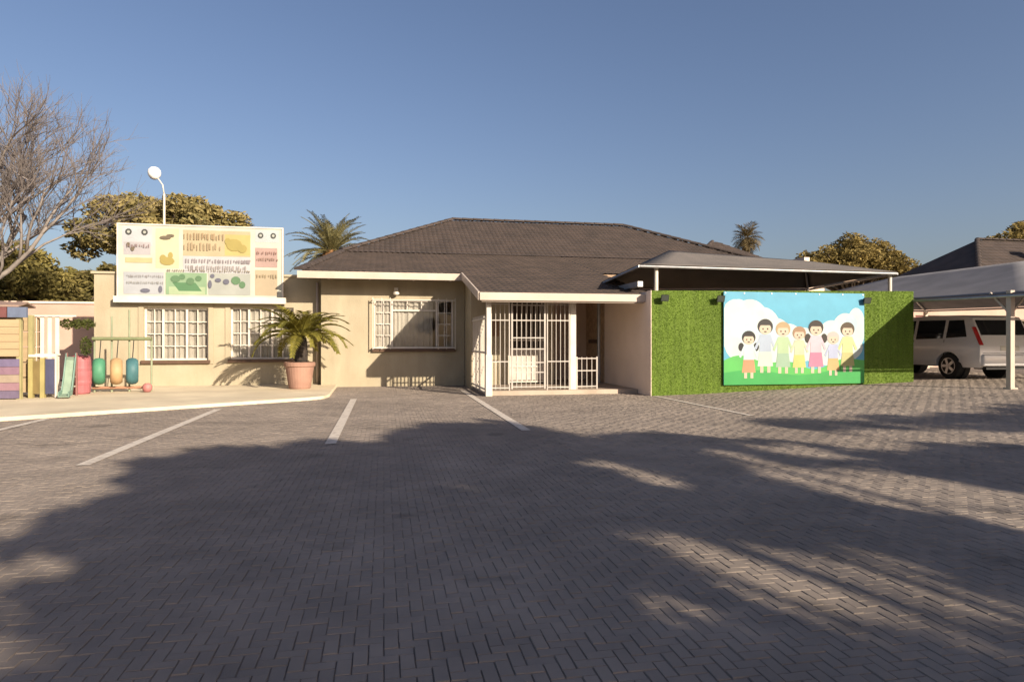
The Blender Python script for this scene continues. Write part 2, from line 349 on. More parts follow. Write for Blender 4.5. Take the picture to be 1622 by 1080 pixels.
def caps(a, b, parent):
    a, b = Vector(a), Vector(b); d = b-a; n = int(d.length/.40); t = d.normalized()
    zc = (Vector((0,0,1)) - t*t.z).normalized(); yc = zc.cross(t); q = Matrix((t, yc, zc)).transposed().to_quaternion()
    for i in range(n):
        o = bpy.data.objects.new('ridge_cap', capme); COL.objects.link(o); o.parent = parent
        o.location = a + d*((i+.5)/n) + Vector((0,0,.045)) - OFF[parent.name]; o.rotation_mode = 'QUATERNION'; o.rotation_quaternion = q
caps((X0, Y0, EZ), RA, ru); caps(RA, RB, ru); caps((X1, Y0, EZ), RB, ru)
caps((-2.07, 17.0, zroof(17)), (-1.33, 21.8, zroof(21.8)), rl)
# fascias, gutter, verge
m_ = MB(); m_.box(-2.10, 2.03, 16.92, 16.96, 2.76, 2.935); m_.build('fascia', FASCIA, house)
m_ = MB(); m_.box(2.0, 5.99, 13.81, 13.85, 2.07, 2.235); m_.build('fascia', FASCIA, house)
m_ = MB(); m_.box(2.05, 5.7, 13.86, 13.98, 2.04, 2.13); m_.build('porch_beam', FASCIA, house)
m_ = MB(); m_.add([(1.965, 13.85, 2.07), (1.965, 16.96, 2.79), (1.965, 16.96, 2.97), (1.965, 13.85, 2.25), (2.0, 13.85, 2.07), (2.0, 16.96, 2.79), (2.0, 16.96, 2.97), (2.0, 13.85, 2.25)],
                  [(3,2,1,0),(4,5,6,7),(0,1,5,4),(2,3,7,6),(1,2,6,5),(3,0,4,7)]); m_.build('verge_board', FASCIA, house)
m_ = MB(); m_.tube([(-1.72, 18.02, 2.74), (-1.72, 18.02, .06)], .035, 10); m_.build('downpipe', FASCIA, house, smooth=True)
for xx in (-1.35, -.35, .75, 1.7):
    m_ = MB(); m_.bar((xx, 16.98, 2.78), (xx, 17.7, 2.96), .05, .10); m_.build('rafter_end', FASCIA, house)
m_ = MB(); m_.box(.27, .37, 17.58, 17.70, 2.52, 2.60); m_.lathe((.32, 17.56, 2.43), [(.03, .1), (.075, .06), (.08, 0), (.04, -.03)], 12); m_.build('eave_light', WHITE, house)
# porch posts
def post(x, y, wd, z0, z1, m=WHITE, plinth=0):
    m_ = MB(); m_.box(x-wd/2, x+wd/2, y-wd/2, y+wd/2, z0, z1)
    if plinth: m_.box(x-wd/2-.02, x+wd/2+.02, y-wd/2-.02, y+wd/2+.02, z0-.001, z0+plinth)
    return m_.build('post', m, house, bevel=.006)
post(2.24, 14.15, .105, 0, 2.05, plinth=.9); post(4.22, 14.45, .14, .1, 2.16)
# side railing of the porch
rail = MB(); 
for z in (.14, .95, 1.70): rail.bar((2.19, 14.2, z), (2.19, 16.4, z), .03, .035)
rl_ = rail.build('porch_railing', WHITE, house)
for i in range(14):
    y = 14.34+i*.15; m_ = MB(); m_.box(2.182, 2.198, y-.008, y+.008, .05, 1.78); m_.build('bar', WHITE, rl_)
# windows ---------------------------------------------------------
def pane_at(x0, x1, z0, z1, y, par):
    me = PANES.get((round(x1-x0, 3), round(z1-z0, 3)))
    if me is None:
        a, b = (x1-x0)/2, (z1-z0)/2; me = bpy.data.meshes.new('pane')
        me.from_pydata([(-a,0,-b),(a,0,-b),(a,0,b),(-a,0,b),(-a,.004,-b),(a,.004,-b),(a,.004,b),(-a,.004,b)], [], [(0,1,2,3),(7,6,5,4),(0,4,5,1),(1,5,6,2),(2,6,7,3),(3,7,4,0)])
        me.materials.append(GLASS); PANES[(round(x1-x0, 3), round(z1-z0, 3))] = me
    o = bpy.data.objects.new('pane', me); COL.objects.link(o); o.parent = par
    o.location = Vector(((x0+x1)/2, y, (z0+z1)/2)) - OFF[par.name]; o.rotation_euler = (random.uniform(-.006, .006), 0, random.uniform(-.006, .006))
PANES = {}
def window(op, y, splits, layout, curtain, label, depth=.07, par=house, bars=True):
    """op = opening; splits = x fractions of the lights; layout = (cols, rows, transom) of each"""
    x0, x1, z0, z1 = op; yf = y+depth; fw = .045
    m_ = MB(); m_.box(x0, x1, yf, yf+.05, z1-fw, z1); m_.box(x0, x1, yf, yf+.05, z0, z0+fw); m_.box(x0, x0+fw, yf, yf+.05, z0+fw, z1-fw); m_.box(x1-fw, x1, yf, yf+.05, z0+fw, z1-fw)
    win = m_.build('window', WHITE, par, label=label)
    X = [x0+fw+(x1-x0-2*fw)*s for s in splits]; mul = MB()
    for q in X[1:-1]: mul.box(q-.024, q+.024, yf-.008, yf+.045, z0+fw, z1-fw)
    for i, (nc, nr, tr) in enumerate(layout):
        a, b = X[i]+(.024 if i else 0), X[i+1]-(.024 if i < len(layout)-1 else 0); c, d = z0+fw, z1-fw
        def cells(a, b, c, d, nc, nr):
            for q in range(1, nc): xx = a+(b-a)*q/nc; mul.box(xx-.011, xx+.011, yf+.004, yf+.03, c, d)
            for q in range(1, nr):
                zz = c+(d-c)*q/nr
                for u in range(nc):
                    mul.box(a+(b-a)*u/nc+.0112, a+(b-a)*(u+1)/nc-.0112, yf+.005, yf+.029, zz-.011, zz+.011)
            for u in range(nc):
                for v in range(nr): pane_at(a+(b-a)*u/nc+.006, a+(b-a)*(u+1)/nc-.006, c+(d-c)*v/nr+.006, c+(d-c)*(v+1)/nr-.006, yf+.018, win)
        if tr:
            zt = d-(d-c)*tr; mul.box(a, b, yf-.004, yf+.04, zt-.02, zt+.02)
            cells(a, b, zt+.02, d, 3, 1); cells(a, b, c, zt-.02, nc, nr)
        else: cells(a, b, c, d, nc, nr)
    mul.build('glazing_bars', WHITE, win)
    m_ = MB(); m_.box(x0-.05, x1+.05, y-.09, y+depth, z0-.085, z0-.002); m_.build('sill', SILL, win, bevel=.008)
    # curtains: wavy hanging cloth
    for (a, b, fold, yo) in curtain:
        xa, xb = x0+(x1-x0)*a, x0+(x1-x0)*b; N = int((xb-xa)/.018); vs = []
        for i in range(N+1):
            xx = xa+(xb-xa)*i/N; yy = y+yo+.022*math.sin(xx*fold)+.008*math.sin(xx*fold*2.3+1)
            vs += [(xx, yy, z0-.05), (xx, yy+.006, z1+.05)]
        m_ = MB(); m_.add(vs, [(2*i, 2*i+2, 2*i+3, 2*i+1) for i in range(N)]); m_.build('curtain', CURT, win, smooth=True)
    return win
window(w1, 18.1, (0, .27, .66, 1), ((2, 4, 0), (2, 4, 0), (2, 4, 0)), ((.0, .62, 48, .15), (.60, 1, 40, .17)), 'steel cottage window at the left end of the wing')
window(w2, 18.1, (0, .27, .66, 1), ((2, 4, 0), (2, 4, 0), (2, 4, 0)), ((0, .56, 44, .15), (.55, 1, 50, .17)), 'steel cottage window behind the potted palm')
window(wb, 17.7, (0, .21, .80, 1), ((2, 4, 0), (1, 1, .2), (2, 4, 0)), ((.02, .34, 60, .13), (.32, .74, 36, .15)), 'wide bay window with a large middle pane')
# raised plaster surrounds and the projecting burglar guard at the bay
for op in (w1, w2):
    m_ = MB(); m_.box(op[0]-.12, op[0]-.002, 18.075, 18.1, op[2]-.1, op[3]+.12); m_.box(op[1]+.002, op[1]+.12, 18.075, 18.1, op[2]-.1, op[3]+.12); m_.box(op[0]-.002, op[1]+.002, 18.075, 18.1, op[3]+.004, op[3]+.12)
    m_.build('window_surround', CREAM, house)
gd = MB(); yb_ = 17.52
for z in (wb[2]+.02, wb[3]-.02): gd.bar((wb[0]-.03, yb_, z), (wb[1]+.03, yb_, z), .016, .022)
for x in (wb[0]-.03, wb[1]+.03):
    for z in (wb[2]+.02, wb[3]-.02): gd.bar((x, yb_, z), (x, 17.7, z), .016, .02)
    gd.box(x-.009, x+.009, yb_-.009, yb_+.009, wb[2]-.02, wb[3]+.04)
guard = gd.build('burglar_guard', WHITE, house)
for x in (wb[0]+.2, wb[0]+.42, wb[1]-.42, wb[1]-.2):
    m_ = MB(); m_.box(x-.007, x+.007, yb_-.007, yb_+.007, wb[2]-.02, wb[3]+.04); m_.build('bar', WHITE, guard)
# door and security gate
m_ = MB(); m_.box(3.14, 4.06, 16.52, 16.56, .1, 2.2); door = m_.build('front_door', mat('dark_door_wood', (.06, .04, .03), (.04, .028, .02), scale=3, stretch=(6, 6, .5), rough=.5), house)
for z0_, z1_ in ((.3, 1.0), (1.15, 2.0)):
    for x0_ in (3.24, 3.64):
        m_ = MB(); m_.box(x0_, x0_+.32, 16.503, 16.53, z0_, z1_); m_.build('door_panel', MATS['dark_door_wood'], door, bevel=.01)
gt = MB()
for x in (3.12, 4.08): gt.box(x-.025, x+.025, 16.42, 16.46, .1, 2.24)
for z in (.16, .55, 1.0, 1.22, 1.72, 2.2): gt.box(3.145, 4.055, 16.425, 16.452, z-.018, z+.018)
gate = gt.build('security_gate', WHITE, house)
for i in range(7):
    x = 3.145+.91*(i+.5)/7; m_ = MB(); m_.box(x-.009, x+.009, 16.43, 16.448, .16, 2.2); m_.build('bar', WHITE, gate)
m_ = MB(); m_.box(3.148, 4.052, 16.455, 16.462, .2, .98); m_.build('kick_plate', mat('pale_grey_paint', (.52, .47, .42)), gate)
# porch side window left of the door
wp = (2.42, 2.9, 1.15, 2.0)
m_ = MB(); m_.box(2.55, 2.86, 16.37, 16.40, 1.32, 1.75); m_.build('notice_board', mat('brown_board', (.28, .17, .10)), house)
# barred security screen across the porch front, gate in its middle
GW = mat('grey_white_steel', (.46, .42, .38), (.38, .345, .31), scale=4, rough=.5)
def screen(name, x0, x1, y, zs, nb_, z0, z1, wd):
    g = MB()
    for x in (x0, x1): g.box(x-wd/2, x+wd/2, y-wd/2, y+wd/2, z0, z1)
    for z in zs: g.box(x0+wd/2, x1-wd/2, y-.010, y+.010, z-.012, z+.012)
    o = g.build(name, GW, house)
    for i in range(nb_):
        x = x0+(x1-x0)*(i+1)/(nb_+1); m_ = MB(); m_.box(x-.006, x+.006, y-.006, y+.006, z0+.02, z1-.01); m_.build('bar', GW, o)
screen('screen_panel', 2.33, 2.74, 14.36, (.16, .74, 1.66, 2.02), 3, .1, 2.05, .024)
screen('porch_gate', 2.80, 3.55, 14.36, (.18, .50, .72, 1.02, 1.27, 1.66, 2.0), 6, .13, 2.03, .036)
screen('screen_panel', 3.61, 4.12, 14.36, (.16, .74, 1.66, 2.02), 4, .1, 2.05, .024)
screen('low_barrier', 4.34, 4.82, 14.5, (.16, .52, .80), 3, .1, .84, .03)
def c3(*h): return tuple((x/255/12.92 if x/255 <= .04045 else ((x/255+.055)/1.055)**2.4)/k for x, k in zip(h, (2.05, 1.75, 1.5)))
# ------------------------------------------------------------------ sign on the left wing
SX0, SX1, SZ0, SZ1, SY = -6.48, -2.60, 2.32, 4.10, 17.92
sign = thing('signboard', (-4.54, 17.95, 2.88), 'large pale pictorial signboard standing on the parapet of the left wing', 'signboard')
pale = flat('sign_cream', c3(242, 226, 196))
m_ = MB(); m_.box(SX0, SX1, SY, SY+.03, SZ0, SZ1); m_.build('board', pale, sign)
m_ = MB(); t_ = .035
m_.box(SX0-t_, SX1+t_, SY-.02, SY+.05, SZ1+.001, SZ1+t_); m_.box(SX0-t_, SX0-.001, SY-.02, SY+.05, SZ0, SZ1); m_.box(SX1+.001, SX1+t_, SY-.02, SY+.05, SZ0, SZ1)
m_.box(SX0-.1, SX1+.1, SY-.06, SY+.06, SZ0-.16, SZ0-.001); m_.build('frame', WHITE, sign)
m_ = MB()
for x in (-5.9, -4.54, -3.2): m_.bar((x, SY+.06, 2.4), (x, SY+.06, 4.0), .05, .05); m_.bar((x, SY+.08, 3.9), (x, 19.2, 2.9), .04, .04)
m_.build('brace', GREYST, sign)
SIGNL = [0]
def sq(u0, u1, v0, v1, col, name='printed_panel', shear=0):
    """flat print on the board; u,v in 0..1 of the board (v from the top)"""
    SIGNL[0] += 1; y = SY-.0015-.0006*SIGNL[0]; X = lambda u: SX0+(SX1-SX0)*u; Z = lambda v: SZ1-(SZ1-SZ0)*v
    m_ = MB(); m_.add([(X(u0), y, Z(v1)), (X(u1), y, Z(v1)), (X(u1+shear), y, Z(v0)), (X(u0+shear), y, Z(v0))], [(0,1,2,3)])
    return m_.build(name, flat('sign_%d_%d_%d' % col, c3(*col)), sign)
def dots(cells, col, n=10):
    SIGNL[0] += 1; y = SY-.0015-.0006*SIGNL[0]
    for u, v, ru_, rv in cells:
        SIGNL[0] += 1; y = SY-.0015-.0006*SIGNL[0]; m_ = MB(); X = SX0+(SX1-SX0)*u; Z = SZ1-(SZ1-SZ0)*v
        m_.add([(X+ru_*3.88*math.cos(2*math.pi*k/n), y, Z+rv*1.78*math.sin(2*math.pi*k/n)) for k in range(n)], [tuple(range(n))])
        m_.build('printed_motif', flat('sign_%d_%d_%d' % col, c3(*col)), sign)
def strokes(u0, u1, v, h, col, n, seed):
    """a row of small uneven marks, too small in the photograph to read"""
    rs = random.Random(seed); SIGNL[0] += 1; y = SY-.0015-.0006*SIGNL[0]; m_ = MB(); u = u0; n = int(n*1.5); col = tuple(int(a*.62+b*.38) for a, b in zip(col, (236, 214, 176)))
    while u < u1:
        wd = (u1-u0)/n*rs.uniform(.5, .9); 
        for q in range(rs.choice((1, 2, 2))):
            a = u+wd*rs.uniform(0, .6); hh = h*rs.uniform(.4, 1); b = a+wd*rs.uniform(.35, .7); vv = v+(h-hh)*rs.random()
            X = lambda t: SX0+(SX1-SX0)*t; Z = lambda t: SZ1-(SZ1-SZ0)*t
            yq = y-.0002*q; m_.add([(X(a), yq, Z(vv+hh)), (X(b), yq, Z(vv+hh)), (X(b), yq, Z(vv)), (X(a), yq, Z(vv))], [(0,1,2,3)])
        u += (u1-u0)/n
    tag(m_.build('printed_lettering', flat('sign_%d_%d_%d' % col, c3(*col)), sign), kind='stuff')
sq(.02, .20, .02, .30, (226, 214, 204)); sq(.83, .98, .02, .20, (226, 218, 204))
sq(.03, .19, .24, .42, (214, 196, 186)); sq(.22, .36, .04, .60, (248, 226, 176)); sq(.385, .80, .05, .42, (226, 196, 150))
sq(.64, .80, .10, .40, (232, 198, 122)); sq(.385, .80, .42, .66, (232, 216, 204)); sq(.83, .97, .28, .56, (216, 172, 152)); sq(.83, .97, .60, .97, (222, 190, 150))
sq(.03, .27, .66, .97, (212, 202, 194)); sq(.28, .53, .66, .97, (170, 190, 142)); sq(.54, .80, .66, .97, (206, 196, 176)); sq(.30, .52, .86, .97, (206, 212, 160))
sq(.36, .50, .80, .92, (112, 150, 100), shear=-.04); sq(.04, .2, .46, .53, (226, 204, 146))
dots([(.06, .10, .020, .045), (.155, .10, .020, .045), (.865, .10, .018, .042), (.945, .10, .018, .042)], (92, 88, 80))
dots([(.06, .10, .009, .02), (.155, .10, .009, .02), (.865, .10, .009, .02), (.945, .10, .009, .02)], (214, 202, 180))
dots([(.29, .50, .045, .06), (.265, .46, .02, .05), (.31, .42, .015, .05), (.70, .25, .05, .09), (.66, .2, .02, .05), (.75, .3, .03, .06)], (206, 176, 98))
dots([(.34, .75, .03, .05), (.38, .72, .02, .04), (.43, .78, .025, .05), (.48, .74, .02, .04), (.71, .76, .03, .06), (.75, .82, .02, .05)], (122, 150, 104))
dots([(.565, .70, .014, .03), (.55, .82, .012, .06), (.60, .76, .02, .03), (.65, .78, .02, .04), (.16, .92, .03, .03), (.25, .9, .012, .05)], (130, 122, 128))
dots([(.06, .28, .012, .03), (.085, .33, .012, .04), (.28, .17, .035, .025), (.31, .14, .025, .02)], (140, 118, 92))
strokes(.39, .62, .09, .10, (176, 128, 82), 9, 1); strokes(.39, .62, .23, .11, (184, 140, 96), 8, 2); strokes(.40, .79, .46, .06, (150, 130, 140), 16, 3); strokes(.40, .78, .55, .07, (170, 150, 150), 18, 4)
strokes(.84, .96, .33, .05, (160, 92, 82), 6, 5); strokes(.84, .96, .42, .05, (176, 116, 100), 6, 6); strokes(.05, .26, .70, .04, (150, 136, 140), 12, 7); strokes(.05, .26, .79, .04, (160, 150, 150), 12, 8); strokes(.05, .19, .27, .05, (140, 104, 110), 7, 9); strokes(.84, .96, .66, .06, (176, 140, 96), 5, 10); strokes(.29, .79, .615, .03, (132, 112, 92), 24, 11)

# ------------------------------------------------------------------ turf wall
TW0, TW1, TWY = 5.73, 12.35, 13.5
bw = thing('boundary_wall', (6, 13.6, 0), 'plastered yard wall faced with green artificial turf', 'wall')
m_ = MB(); N = 14
top = lambda x: 2.30+.012*(x-TW0)
for i in range(N):
    a, b = TW0+(TW1-TW0)*i/N, TW0+(TW1-TW0)*(i+1)/N
    m_.add([(a,TWY,gz(a)-.05),(b,TWY,gz(b)-.05),(b,TWY,top(b)),(a,TWY,top(a)),(a,TWY+.2,gz(a)-.05),(b,TWY+.2,gz(b)-.05),(b,TWY+.2,top(b)),(a,TWY+.2,top(a))],
           [(0,1,2,3),(7,6,5,4),(3,2,6,7)] + ([(3,7,4,0)] if i == 0 else []) + ([(1,5,6,2)] if i == N-1 else []))
m_.build('front_wall', TURFB, bw)
m_ = MB(); m_.box(TW0, TW0+.2, TWY+.201, 16.6, -.05, 2.298); m_.box(TW0-.012, TW0-.001, TWY-.01, TWY+.2, -.05, 2.305); m_.build('end_wall', ENDP, bw)
m_ = MB(); m_.box(TW0, TW0+.2, 16.601, 19.5, -.05, 2.72); m_.build('porch_side_wall', BROWNW, bw)
m_ = MB(); m_.box(TW0-.03, TW0, 17.0, 17.9, 1.14, 1.24); m_.build('letter_plate', mat('brown_metal', (.14, .08, .05), rough=.4), bw)
NB = 60000
bx_ = rng.uniform(TW0+.0, TW1, NB); zlo = np.array([gz(x) for x in bx_]); bz_ = zlo + rng.uniform(0, 1, NB)*(2.30+.012*(bx_-TW0)-zlo)
keep = ~((bx_ > 7.46) & (bx_ < 10.93) & (bz_ > .26) & (bz_ < 2.28)); keep &= np.min(np.abs(bx_[:, None]-np.array([6.6, 7.43, 11.45])[None]), axis=1) > .012; bx_, bz_ = bx_[keep], bz_[keep]; NB = len(bx_)
ln = rng.uniform(.02, .042, NB); ax = rng.normal(0, .45, NB); tz = rng.uniform(-.55, .45, NB)
base = np.stack([bx_, np.full(NB, TWY+.002), bz_], 1); tip = base + np.stack([ax*ln, -ln*rng.uniform(.5, 1, NB), tz*ln], 1)
sd = np.stack([rng.normal(0, 1, NB), np.zeros(NB), rng.normal(0, 1, NB)], 1); sd /= np.linalg.norm(sd, axis=1)[:, None]; sd *= .006
V = np.stack([base-sd, base+sd, tip], 1).reshape(-1, 3)
tag(np_mesh('turf', V, np.arange(NB*3).reshape(-1, 3), TURF, bw), kind='stuff')
# mural banner
BX0, BX1, BZ0, BZ1, BY = 7.42, 10.97, .22, 2.30, 13.44
ban = thing('mural_banner', (9.2, BY, .22), 'printed banner of cartoon children under a cloudy sky on the turf wall', 'banner')
def P2(u, v, k): return (BX0+(BX1-BX0)*u, BY-.0006*k, BZ0+(BZ1-BZ0)*v)
def shp(mb, poly, k): mb.add([P2(u, v, k) for u, v in poly], [tuple(range(len(poly)))])
def disc(u, v, a, b, n=18, a0=0, a1=2*math.pi): return [(u+a*math.cos(a0+(a1-a0)*i/n), v+b*math.sin(a0+(a1-a0)*i/n)) for i in range(n+(0 if a1-a0 > 6.28 else 1))]
m_ = MB(); m_.box(BX0, BX1, BY, BY+.03, BZ0, BZ1); m_.build('sheet', flat('mural_sky', c3(112, 190, 208), rough=.55), ban)
cl = MB(); k = 1
rc = random.Random(3)
for u, v, a, b in [(.08,.62,.12,.3),(.18,.72,.12,.2),(.26,.62,.13,.22),(.10,.80,.07,.12),(.36,.56,.10,.16),(.45,.50,.1,.16),(.55,.46,.11,.16),(.66,.48,.1,.17),(.76,.52,.1,.18),(.86,.58,.1,.2),(.94,.62,.07,.22),(.5,.4,.2,.16),(.25,.4,.24,.2),(.75,.4,.24,.2)]:
    uu = [(min(max(x, .002), .998), y) for x, y in disc(u, v, a, b, 26)]; cl = MB(); shp(cl, uu, 2+k*.12); k += 1; cl.build('printed_cloud', flat('mural_cloud', c3(236, 236, 218), rough=.55), ban)
cl = MB(); k = 1
for u, v, a, b in [(.12,.62,.08,.12),(.30,.58,.07,.1),(.9,.66,.05,.1),(.8,.5,.06,.08),(.42,.5,.06,.07)]: cl = MB(); shp(cl, disc(u, v, a, b, 22), 4+k*.12); k += 1; cl.build('printed_cloud', flat('mural_cloud_shade', c3(214, 226, 222), rough=.55), ban)
gr = MB(); gr_top = lambda u: .24+.05*math.sin(u*7+.5)+.03*math.sin(u*17)
shp(gr, [(0, 0), (1, 0)] + [(1-i/30, gr_top(1-i/30)) for i in range(31)], 6); gr.build('printed_grass', flat('mural_grass', c3(104, 200, 92), rough=.55), ban)
gr = MB(); shp(gr, [(0, 0), (1, 0)] + [(1-i/30, .13+.03*math.sin((1-i/30)*9)) for i in range(31)], 7); gr.build('printed_grass', flat('mural_grass_front', c3(70, 178, 84), rough=.55), ban)
kids = [(.17, .50, (40, 36, 34), (226, 232, 222), (232, 160, 112), 1), (.285, .56, (52, 44, 42), (198, 200, 206), (226, 236, 204), 0), (.41, .55, (206, 168, 120), (200, 214, 160), (176, 196, 160), 0),
        (.525, .55, (186, 140, 104), (222, 214, 170), (232, 212, 120), 0), (.645, .55, (58, 44, 36), (238, 200, 200), (226, 140, 160), 1), (.77, .52, (222, 196, 180), (204, 200, 216), (236, 186, 120), 0), (.875, .56, (98, 76, 52), (240, 230, 150), (216, 200, 130), 0)]
KS = (1.02, 1.16, 1.12, 1.02, 1.16, .97, 1.1)
for i, (u, v, hair, top_, bot, pig) in enumerate(kids):
    m_ = MB(); K = 9+i*.9; q = .021
    mats = [flat('mural_%d_%d_%d' % c, c3(*c), rough=.55) for c in (hair, (238, 204, 170), top_, bot, (70, 50, 44))]
    m_.cur = 0; shp(m_, disc(u, v, .044, .072), K)
    if pig: shp(m_, disc(u-.048, v-.10, .018, .045), K); shp(m_, disc(u+.048, v-.10, .018, .045), K)
    m_.cur = 1; shp(m_, disc(u, v-.022, .034, .052), K+.3)
    m_.cur = 0; shp(m_, disc(u, v+.012, .036, .032, 14, 0, math.pi), K+.5)
    m_.cur = 2; shp(m_, [(u-.034, v-.24), (u+.034, v-.24), (u+.030, v-.075), (u-.030, v-.075)], K+.1); shp(m_, [(u-.062, v-.20), (u-.05, v-.215), (u-.022, v-.10), (u-.03, v-.08)], K+.15); shp(m_, [(u+.03, v-.08), (u+.022, v-.10), (u+.05, v-.215), (u+.062, v-.20)], K+.15)
    m_.cur = 3; shp(m_, [(u-.044, v-.37), (u+.044, v-.37), (u+.034, v-.235), (u-.034, v-.235)], K+.2)
    m_.cur = 1
    for s in (-1, 1): shp(m_, [(u+s*.02-.009, v-.43), (u+s*.02+.009, v-.43), (u+s*.02+.009, v-.365), (u+s*.02-.009, v-.365)], K+.1)
    m_.cur = 4
    for s in (-1, 1): shp(m_, disc(u+s*.013, v-.022, .0045, .009, 8), K+.6)
    shp(m_, disc(u, v-.048, .009, .006, 8), K+.6)
    k_ = KS[i]; cx_, _, cz_ = P2(u, v-.42, 0); m_.v = [(cx_+(a-cx_)*k_*1.06, b, cz_+(c-cz_)*k_) for a, b, c in m_.v]
    m_.build('printed_child', mats, ban)
for u in (.0, .14, .33, .5, .67, .84, 1.0):
    m_ = MB(); x, _, z = P2(min(max(u, .01), .99), .985, 18); m_.lathe((0, 0, 0), [(.016, 0), (.016, .006)], 10); m_.v = [(x+a, BY-.001-c, z+b) for a, b, c in m_.v]; m_.build('eyelet', GREYST, ban)
# floodlights along the top of the turf wall
for x, lab in ((5.98, 'small black floodlight at the left corner of the turf wall'), (7.3, 'small black floodlight over the left edge of the mural'), (10.98, 'small black floodlight over the right edge of the mural')):
    t = thing('floodlight', (x, 13.4, 2.14), lab, 'floodlight', 'floodlights on the turf wall')
    z = 2.13; m_ = MB(); m_.add([(x-.09,13.36,z-.07),(x+.09,13.36,z-.07),(x+.09,13.32,z+.07),(x-.09,13.32,z+.07),(x-.06,13.40,z-.05),(x+.06,13.40,z-.05),(x+.06,13.42,z+.05),(x-.06,13.42,z+.05)], [(0,1,2,3),(7,6,5,4),(0,4,5,1),(1,5,6,2),(2,6,7,3),(3,7,4,0)]); m_.build('housing', mat('black_metal', (.03, .035, .03), rough=.4), t)
    m_ = MB(); m_.bar((x, 13.41, z-.02), (x, 13.5, z+.03), .03, .03); m_.build('bracket', MATS['black_metal'], t)
    m_ = MB(); m_.add([(x-.075,13.354,z-.055),(x+.075,13.354,z-.055),(x+.075,13.322,z+.055),(x-.075,13.322,z+.055)], [(0,1,2,3)]); m_.build('lens', mat('lamp_glass', (.05, .06, .05), rough=.15, spec=.6), t)

# ------------------------------------------------------------------ shade canopies
def bilerp_tri(mb, A, B, Cc, sag, n=10):
    A, B, Cc = Vector(A), Vector(B), Vector(Cc); idx = {}; vs = []
    for i in range(n+1):
        for j in range(n+1-i):
            a, b = i/n, j/n; c = 1-a-b; p = A*a+B*b+Cc*c - Vector((0, 0, sag*27*a*b*c)); idx[i, j] = len(vs); vs.append(p)
    fs = []
    for i in range(n):
        for j in range(n-i):
            fs.append((idx[i, j], idx[i+1, j], idx[i, j+1]))
            if i+j < n-1: fs.append((idx[i+1, j], idx[i+1, j+1], idx[i, j+1]))
    mb.add(vs, fs)
def quad_sag(mb, A, B, Cc, D, sag, n=12):
    A, B, Cc, D = map(Vector, (A, B, Cc, D)); vs = []; 
    for i in range(n+1):
        for j in range(n+1):
            s, t = i/n, j/n; p = (A*(1-s)+B*s)*(1-t) + (D*(1-s)+Cc*s)*t; p.z -= sag*16*s*(1-s)*t*(1-t); vs.append(p)
    mb.add(vs, [(i*(n+1)+j, (i+1)*(n+1)+j, (i+1)*(n+1)+j+1, i*(n+1)+j+1) for i in range(n) for j in range(n)])
def canopy(t, FL, FR, BR, BL, RA, RB, m, frame_m, along):
    mb = MB()
    if along == 'x':
        quad_sag(mb, FL, FR, RB, RA, .05); quad_sag(mb, BR, BL, RA, RB, .05); bilerp_tri(mb, BL, FL, RA, .04); bilerp_tri(mb, FR, BR, RB, .04)
    else:
        quad_sag(mb, BL, FL, RA, RB, .06); quad_sag(mb, FR, BR, RB, RA, .06); bilerp_tri(mb, FL, FR, RA, .05); bilerp_tri(mb, BR, BL, RB, .05)
    f = mb.build('fabric', m, t, smooth=True); sm = f.modifiers.new('thick', 'SOLIDIFY'); sm.thickness = .006
    dz = Vector((0, 0, -.05)); m_ = MB(); E_ = [Vector(p)+dz for p in (FL, FR, BR, BL)]
    for i in range(4): m_.tube([E_[i], E_[(i+1) % 4]], .03, 8)
    m_.build('edge_frame', frame_m, t)
    a, b = Vector(RA)+dz, Vector(RB)+dz; pr = (0, 3, 1, 2) if along == 'x' else (0, 1, 3, 2)
    for (p, q) in ((E_[pr[0]], a), (E_[pr[1]], a), (E_[pr[2]], b), (E_[pr[3]], b), (a, b)):
        m_ = MB(); m_.tube([p, q], .025, 8); m_.build('rafter', frame_m, t)
NET1 = mat('grey_shade_net', (.185, .165, .15), (.155, .14, .128), scale=2, rough=.9, bump=.2, bscale=150, transl=.15)
NET2 = mat('blue_grey_shade_net', (.25, .245, .26), (.20, .197, .21), scale=1.5, rough=.85, bump=.2, bscale=150, transl=.3)
can1 = thing('shade_canopy', (9, 15.3, 0), 'grey hipped shade-net canopy behind the turf wall', 'canopy', 'shade-net canopies')
FL, FR, BR, BL = (5.55, 13.72, 2.90), (12.1, 13.72, 2.86), (12.1, 17.1, 2.74), (5.35, 16.9, 2.60)
canopy(can1, FL, FR, BR, BL, (7.0, 15.4, 3.46), (10.8, 15.4, 3.30), NET1, GREYST, 'x')
for x, y, z0, z1, m in ((6.0, 13.86, .0, 2.86, WHITE), (12.02, 13.86, .2, 2.82, WHITE), (5.58, 16.62, 0, 2.60, GREYST), (12.0, 17.0, .2, 2.70, GREYST)):
    m_ = MB(); m_.tube([(x, y, z0), (x, y, z1)], .045, 10); m_.box(x-.1, x+.1, y-.1, y+.1, z0, z0+.012); m_.build('pole', m, can1, smooth=False)
m_ = MB(); m_.box(5.60, 5.72, 13.95, 16.5, 2.42, 2.54); m_.build('gutter', GREYST, can1)
can2 = thing('shade_canopy', (15.4, 15, .25), 'blue-grey shade-net carport over the parked white car', 'canopy', 'shade-net canopies')
canopy(can2, (12.35, 10.1, 2.14), (18.8, 10.1, 2.14), (18.8, 20, 2.30), (12.35, 20, 2.30), (15.4, 13.4, 3.16), (15.4, 17.6, 3.16), NET2, GREYST, 'y')
